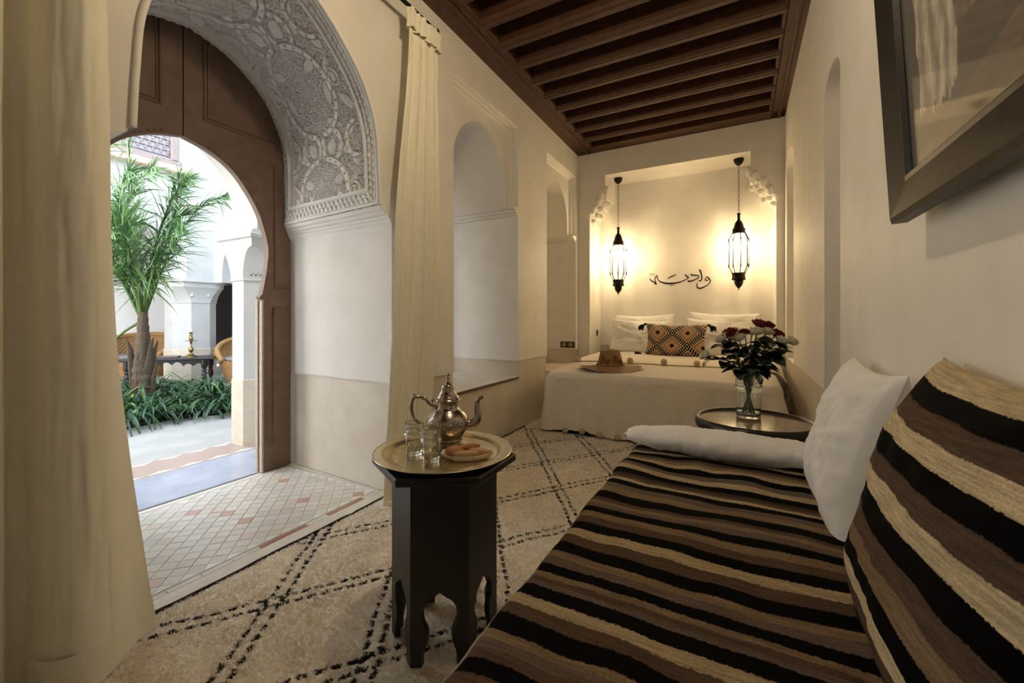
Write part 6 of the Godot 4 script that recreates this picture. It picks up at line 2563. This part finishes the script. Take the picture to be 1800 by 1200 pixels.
func palm():
	var o := thing("palm", "young palm with a fibrous brown trunk and feathery fronds in the courtyard", "palm tree", V(-6.28, 0.0, -2.28))
	var r := RandomNumberGenerator.new()
	r.seed = 17
	var b := MB.new()
	b.grid(func(u, w):
		var a: float = u * TAU
		var rr := lerpz([[0.0, 0.115], [0.15, 0.095], [0.45, 0.085], [0.62, 0.075], [0.82, 0.056], [1.0, 0.042]], w)
		rr *= 1.0 + 0.13 * sin(a * 3.0 + w * 9.0) * (1.0 - w) + 0.05 * sin(w * 70.0) + 0.10 * noise(cos(a) * 2.0, w * 5.0, sin(a) * 2.0)
		return V(cos(a) * rr + 0.03 * w, w * 1.12, sin(a) * rr), 36, 70, true)
	obj("trunk", b, M.bark, o)
	# old leaf bases standing off the trunk
	for q in [[0.3, 0.55, 0.42], [-0.5, 0.40, 0.60], [2.6, 0.50, 0.48], [1.4, 0.34, 0.40], [3.6, 0.10, 0.72], [-0.2, 0.05, 0.78], [0.9, 0.62, 0.30]]:
		var a: float = q[0]
		var d := V(cos(a), 0, sin(a))
		# bases turn towards the camera side as well
		d = V(0.478, 0, 0.878) * sin(a) * 0.6 + V(0.878, 0, -0.478) * cos(a)
		var m := MB.new()
		var y: float = q[1]
		var L: float = q[2]
		m.tube([d * 0.075 + V(0, y - 0.30, 0), d * 0.105 + V(0, y - 0.05, 0), d * 0.125 + V(0, y + L * 0.35, 0), d * 0.165 + V(0, y + L * 0.62, 0)], [0.045, 0.042, 0.026, 0.008], 8, true, 0.4)
		obj("leaf_base", m, M.bark, o)
	# fronds: rachis points relative to the trunk foot (view right, up, towards camera)
	var ur := V(0.878, 0, -0.478)
	var uc := V(0.478, 0, 0.878)
	var F := [
		[[0.0, 1.05, 0.0], [0.16, 1.62, 0.08], [0.36, 2.10, 0.16], [0.56, 2.45, 0.22], [0.72, 2.62, 0.24]],
		[[0.0, 1.05, 0.0], [0.24, 1.50, 0.14], [0.46, 1.86, 0.28], [0.64, 2.10, 0.36], [0.78, 2.16, 0.40]],
		[[-0.02, 1.05, 0.0], [-0.04, 1.6, 0.10], [0.0, 2.1, 0.22], [0.16, 2.50, 0.30], [0.42, 2.74, 0.34]],
		[[-0.02, 1.05, 0.0], [-0.16, 1.5, 0.05], [-0.38, 1.85, 0.06], [-0.62, 2.05, 0.04], [-0.82, 2.02, 0.0]],
		[[0.0, 1.05, 0.0], [0.05, 1.55, 0.20], [0.16, 2.0, 0.42], [0.30, 2.35, 0.60], [0.50, 2.55, 0.72]],
		[[0.0, 1.05, 0.0], [-0.02, 1.5, 0.16], [-0.16, 1.85, 0.40], [-0.30, 1.98, 0.62], [-0.40, 1.94, 0.80]],
		[[-0.02, 1.05, 0.0], [-0.07, 1.8, 0.0], [-0.12, 2.6, 0.0], [-0.18, 3.3, 0.02], [-0.22, 3.9, 0.06]],
		[[0.02, 1.05, 0.0], [0.10, 1.6, -0.15], [0.20, 2.1, -0.30], [0.40, 2.5, -0.42], [0.66, 2.66, -0.50]],
		[[0.0, 1.05, 0.0], [-0.15, 1.7, -0.15], [-0.35, 2.2, -0.3], [-0.6, 2.5, -0.42], [-0.85, 2.55, -0.5]],
		[[0.0, 1.05, 0.0], [0.18, 1.6, 0.0], [0.34, 2.05, 0.02], [0.46, 2.4, 0.06], [0.52, 2.72, 0.1]],
		[[0.0, 1.05, 0.0], [0.16, 1.45, 0.25], [0.30, 1.78, 0.5], [0.38, 1.95, 0.7], [0.42, 1.9, 0.9]],
		[[-0.02, 1.05, 0.0], [-0.2, 1.6, 0.12], [-0.42, 2.05, 0.22], [-0.5, 2.4, 0.3], [-0.42, 2.7, 0.34]],
		[[-0.02, 1.0, 0.0], [-0.2, 0.85, 0.06], [-0.36, 0.62, 0.1], [-0.5, 0.30, 0.14], [-0.56, 0.22, 0.16]],
	]
	for k in F.size():
		var pts := []
		for q in F[k]:
			pts.append(ur * q[0] + V(0, q[1], 0) + uc * q[2])
		var path := spline3(pts, 40)
		var fr := Node3D.new()
		fr.name = "frond"
		o.add_child(fr, true)
		var rb := MB.new()
		var rad := []
		for i in 41:
			rad.append(lerpf(0.020, 0.004, pow(i / 40.0, 0.6)))
		rb.tube(path, rad, 7)
		obj("rachis", rb, mat(Color(0.56, 0.58, 0.36), 0.5) if k == 6 else mat(Color(0.25, 0.36, 0.12), 0.5), fr)
		if k == F.size() - 1:
			continue
		var lf := MB.new()
		for i in range(7 if k != 6 else 24, 41):
			for sg in [-1.0, 1.0]:
				for rep in 3:
					var t := i / 40.0
					var p: Vector3 = path[i].lerp(path[mini(i + 1, 40)], rep * 0.34)
					var d: Vector3 = (path[mini(i + 1, 40)] - path[i - 1]).normalized()
					var sd = d.cross(V(r.randf_range(-0.4, 0.4), 0.6, 1.0 + r.randf_range(-0.5, 0.5))).normalized() * sg
					var dirv = (sd * r.randf_range(0.6, 1.0) + d * r.randf_range(0.35, 0.9) + V(r.randf_range(-0.35, 0.35), r.randf_range(-0.4, 0.3), r.randf_range(-0.35, 0.35))).normalized()
					var L := 0.44 * (0.45 + 0.75 * sin(PI * clampf(t * 0.95 + 0.05, 0, 1))) * r.randf_range(0.8, 1.15)
					var g := r.randf()
					var col := Color(0.035, 0.095, 0.03).lerp(Color(0.15, 0.28, 0.075), g)
					var s := lf.v.size()
					var wv := d.cross(dirv).normalized()
					var across = dirv.cross(wv).normalized().lerp(wv, r.randf() * 0.8).normalized()
					for j in 6:
						var q := j / 5.0
						var c = p + dirv * L * q + V(0, -0.26 * L * q * q * (1.0 + r.randf() * 0.1), 0)
						var w := 0.0062 * sin(PI * (0.18 + 0.80 * q)) + 0.0006
						lf.col = col * (0.85 + 0.3 * q)
						lf.vert(c - across * w); lf.vert(c + across * w)
					for j in 5:
						var a := s + j * 2
						lf.tri(a, a + 1, a + 3); lf.tri(a, a + 3, a + 2)
		obj("leaflets", lf, M.leaf, fr, true)

func wicker_chair(at: Vector3, turn: float, label: String):
	# barrel base, round seat, wrap-around back; courses of weave stand out
	var o := thing("wicker_chair", label, "chair", at, turn, "wicker chairs in the courtyard")
	var weave := func(a: float, y: float) -> float:
		return 0.009 * sin(a * 46.0 + PI * floorf(y / 0.034)) * absf(sin(PI * y / 0.034)) + 0.004 * absf(sin(PI * y / 0.034))
	var b := MB.new()
	b.grid(func(u, w):
		var a: float = u * TAU
		var y: float = 0.36 * w
		var r = lerpz([[0.0, 0.40], [0.5, 0.455], [0.9, 0.50], [1.0, 0.51]], w) + weave.call(a, y)
		return V(cos(a) * r, y, sin(a) * r), 184, 44, true)
	obj("base", b, M.wicker, o)
	var back := MB.new()
	# back opens towards local +z
	var bh := func(u: float) -> float: return 0.40 * pow(sin(PI * u), 0.75)
	back.grid(func(u, w):
		var a: float = PI * 0.5 + 0.55 + u * (TAU - 1.1)
		var h: float = bh.call(u)
		var y: float = 0.34 + h * w
		var r: float = 0.50 + 0.07 * sin(w * PI * 0.6) + weave.call(a, y)
		return V(cos(a) * r, y, sin(a) * r), 150, 30)
	back.grid(func(u, w):
		var a: float = PI * 0.5 + 0.55 + u * (TAU - 1.1)
		var h: float = bh.call(u)
		var y: float = 0.34 + h * w
		var r: float = 0.43 + 0.06 * sin(w * PI * 0.6) + weave.call(a, y)
		return V(cos(a) * r, y, sin(a) * r), 150, 30)
	obj("backrest", back, M.wicker, o)
	var rim := MB.new()
	var path := []
	for k in 61:
		var u := k / 60.0
		var a := PI * 0.5 + 0.55 + u * (TAU - 1.1)
		path.append(V(cos(a) * 0.52, 0.345 + bh.call(u), sin(a) * 0.52))
	rim.tube(path, 0.045, 10)
	obj("rolled_rim", rim, M.wicker, o)
	var c := MB.new()
	c.lathe([Vector2(0.0, 0.34), Vector2(0.42, 0.34), Vector2(0.445, 0.36), Vector2(0.44, 0.385), Vector2(0.40, 0.40), Vector2(0.0, 0.405)], 40)
	obj("seat_cushion", c, M.grey_cloth, o)

func low_table():
	var T := V(-8.02, -0.02, -3.28)
	var yaw := 0.915
	var o := thing("low_table", "long dark wooden low table with turned legs and scalloped apron in the courtyard", "table", T, yaw)
	var H := 0.43
	var L := 1.25
	var W := 0.55
	var top := MB.new()
	top.box(V(0, H - 0.015, 0), V(L, 0.03, W), 0.010)
	obj("table_top", top, M.dark_table, o)
	var leg := MB.new()
	leg.lathe(spline2([Vector2(0.026, 0.0), Vector2(0.034, 0.02), Vector2(0.022, 0.05), Vector2(0.038, 0.11), Vector2(0.042, 0.16), Vector2(0.024, 0.205), Vector2(0.040, 0.225), Vector2(0.026, 0.245), Vector2(0.040, 0.27), Vector2(0.045, 0.30), Vector2(0.045, 0.40)], 40), 16)
	var lm := leg.done()
	for sx in [-1, 1]:
		for sz in [-1, 1]:
			var q := inst("leg", lm, M.dark_table, o)
			q.position = V(sx * (L / 2 - 0.14), 0, sz * (W / 2 - 0.08))
	# apron with a run of small arches
	for sz in [-1, 1]:
		var poly := PackedVector2Array([Vector2(-L / 2 + 0.10, H - 0.03)])
		var n := 7
		for k in n:
			var x0 := -L / 2 + 0.14 + (L - 0.28) * k / n
			var x1 := -L / 2 + 0.14 + (L - 0.28) * (k + 1) / n
			for j in 7:
				var t := j / 6.0
				poly.append(Vector2(lerpf(x0, x1, t), H - 0.135 + 0.045 * sin(PI * t) + (0.03 if k > 1 and k < n - 2 else 0.0)))
		poly.append(Vector2(L / 2 - 0.10, H - 0.03))
		var a := MB.new()
		a.prism(poly, func(p, s): return V(p.x, p.y, sz * (W / 2 - 0.06) + (0.01 if s == 0 else -0.01)))
		obj("apron", a, M.dark_table, o)
	var bx := Basis(Vector3.UP, yaw)
	# candlestick and a flat folder on the table
	var cs := thing("candlestick", "tall brass candlestick with a drip pan on the dark courtyard table", "candlestick", T + bx * V(0.27, H, 0.03))
	var b := MB.new()
	b.lathe(spline2([Vector2(0.0, 0.0), Vector2(0.085, 0.0), Vector2(0.088, 0.010), Vector2(0.060, 0.028), Vector2(0.026, 0.050), Vector2(0.018, 0.075), Vector2(0.034, 0.105), Vector2(0.036, 0.125), Vector2(0.018, 0.165), Vector2(0.012, 0.215), Vector2(0.022, 0.232), Vector2(0.014, 0.245), Vector2(0.020, 0.258)], 60), 24)
	obj("stem", b, M.brass_old, cs)
	var pan := MB.new()
	pan.lathe([Vector2(0.016, 0.255), Vector2(0.085, 0.262), Vector2(0.088, 0.268), Vector2(0.080, 0.267), Vector2(0.016, 0.264)], 28)
	obj("drip_pan", pan, M.brass_old, cs)
	var up := MB.new()
	up.lathe(spline2([Vector2(0.018, 0.262), Vector2(0.026, 0.285), Vector2(0.032, 0.305), Vector2(0.018, 0.335), Vector2(0.024, 0.355), Vector2(0.016, 0.372), Vector2(0.028, 0.400), Vector2(0.028, 0.405), Vector2(0.0, 0.405)], 50), 20)
	obj("socket_cup", up, M.brass_old, cs)
	var cd := MB.new()
	cd.tube([V(0, 0.40, 0), V(0, 0.47, 0)], [0.009, 0.008], 10)
	obj("candle_stub", cd, mat(Color(0.92, 0.90, 0.86), 0.5), cs)
	var bk := thing("folder", "grey-brown folder lying on the far end of the courtyard table", "folder", T + bx * V(-0.12, H, 0.02), yaw + 0.1)
	var f := MB.new()
	f.box(V(0, 0.010, 0), V(0.46, 0.020, 0.30), 0.004)
	obj("cover", f, mat(Color(0.36, 0.30, 0.28), 0.6), bk)
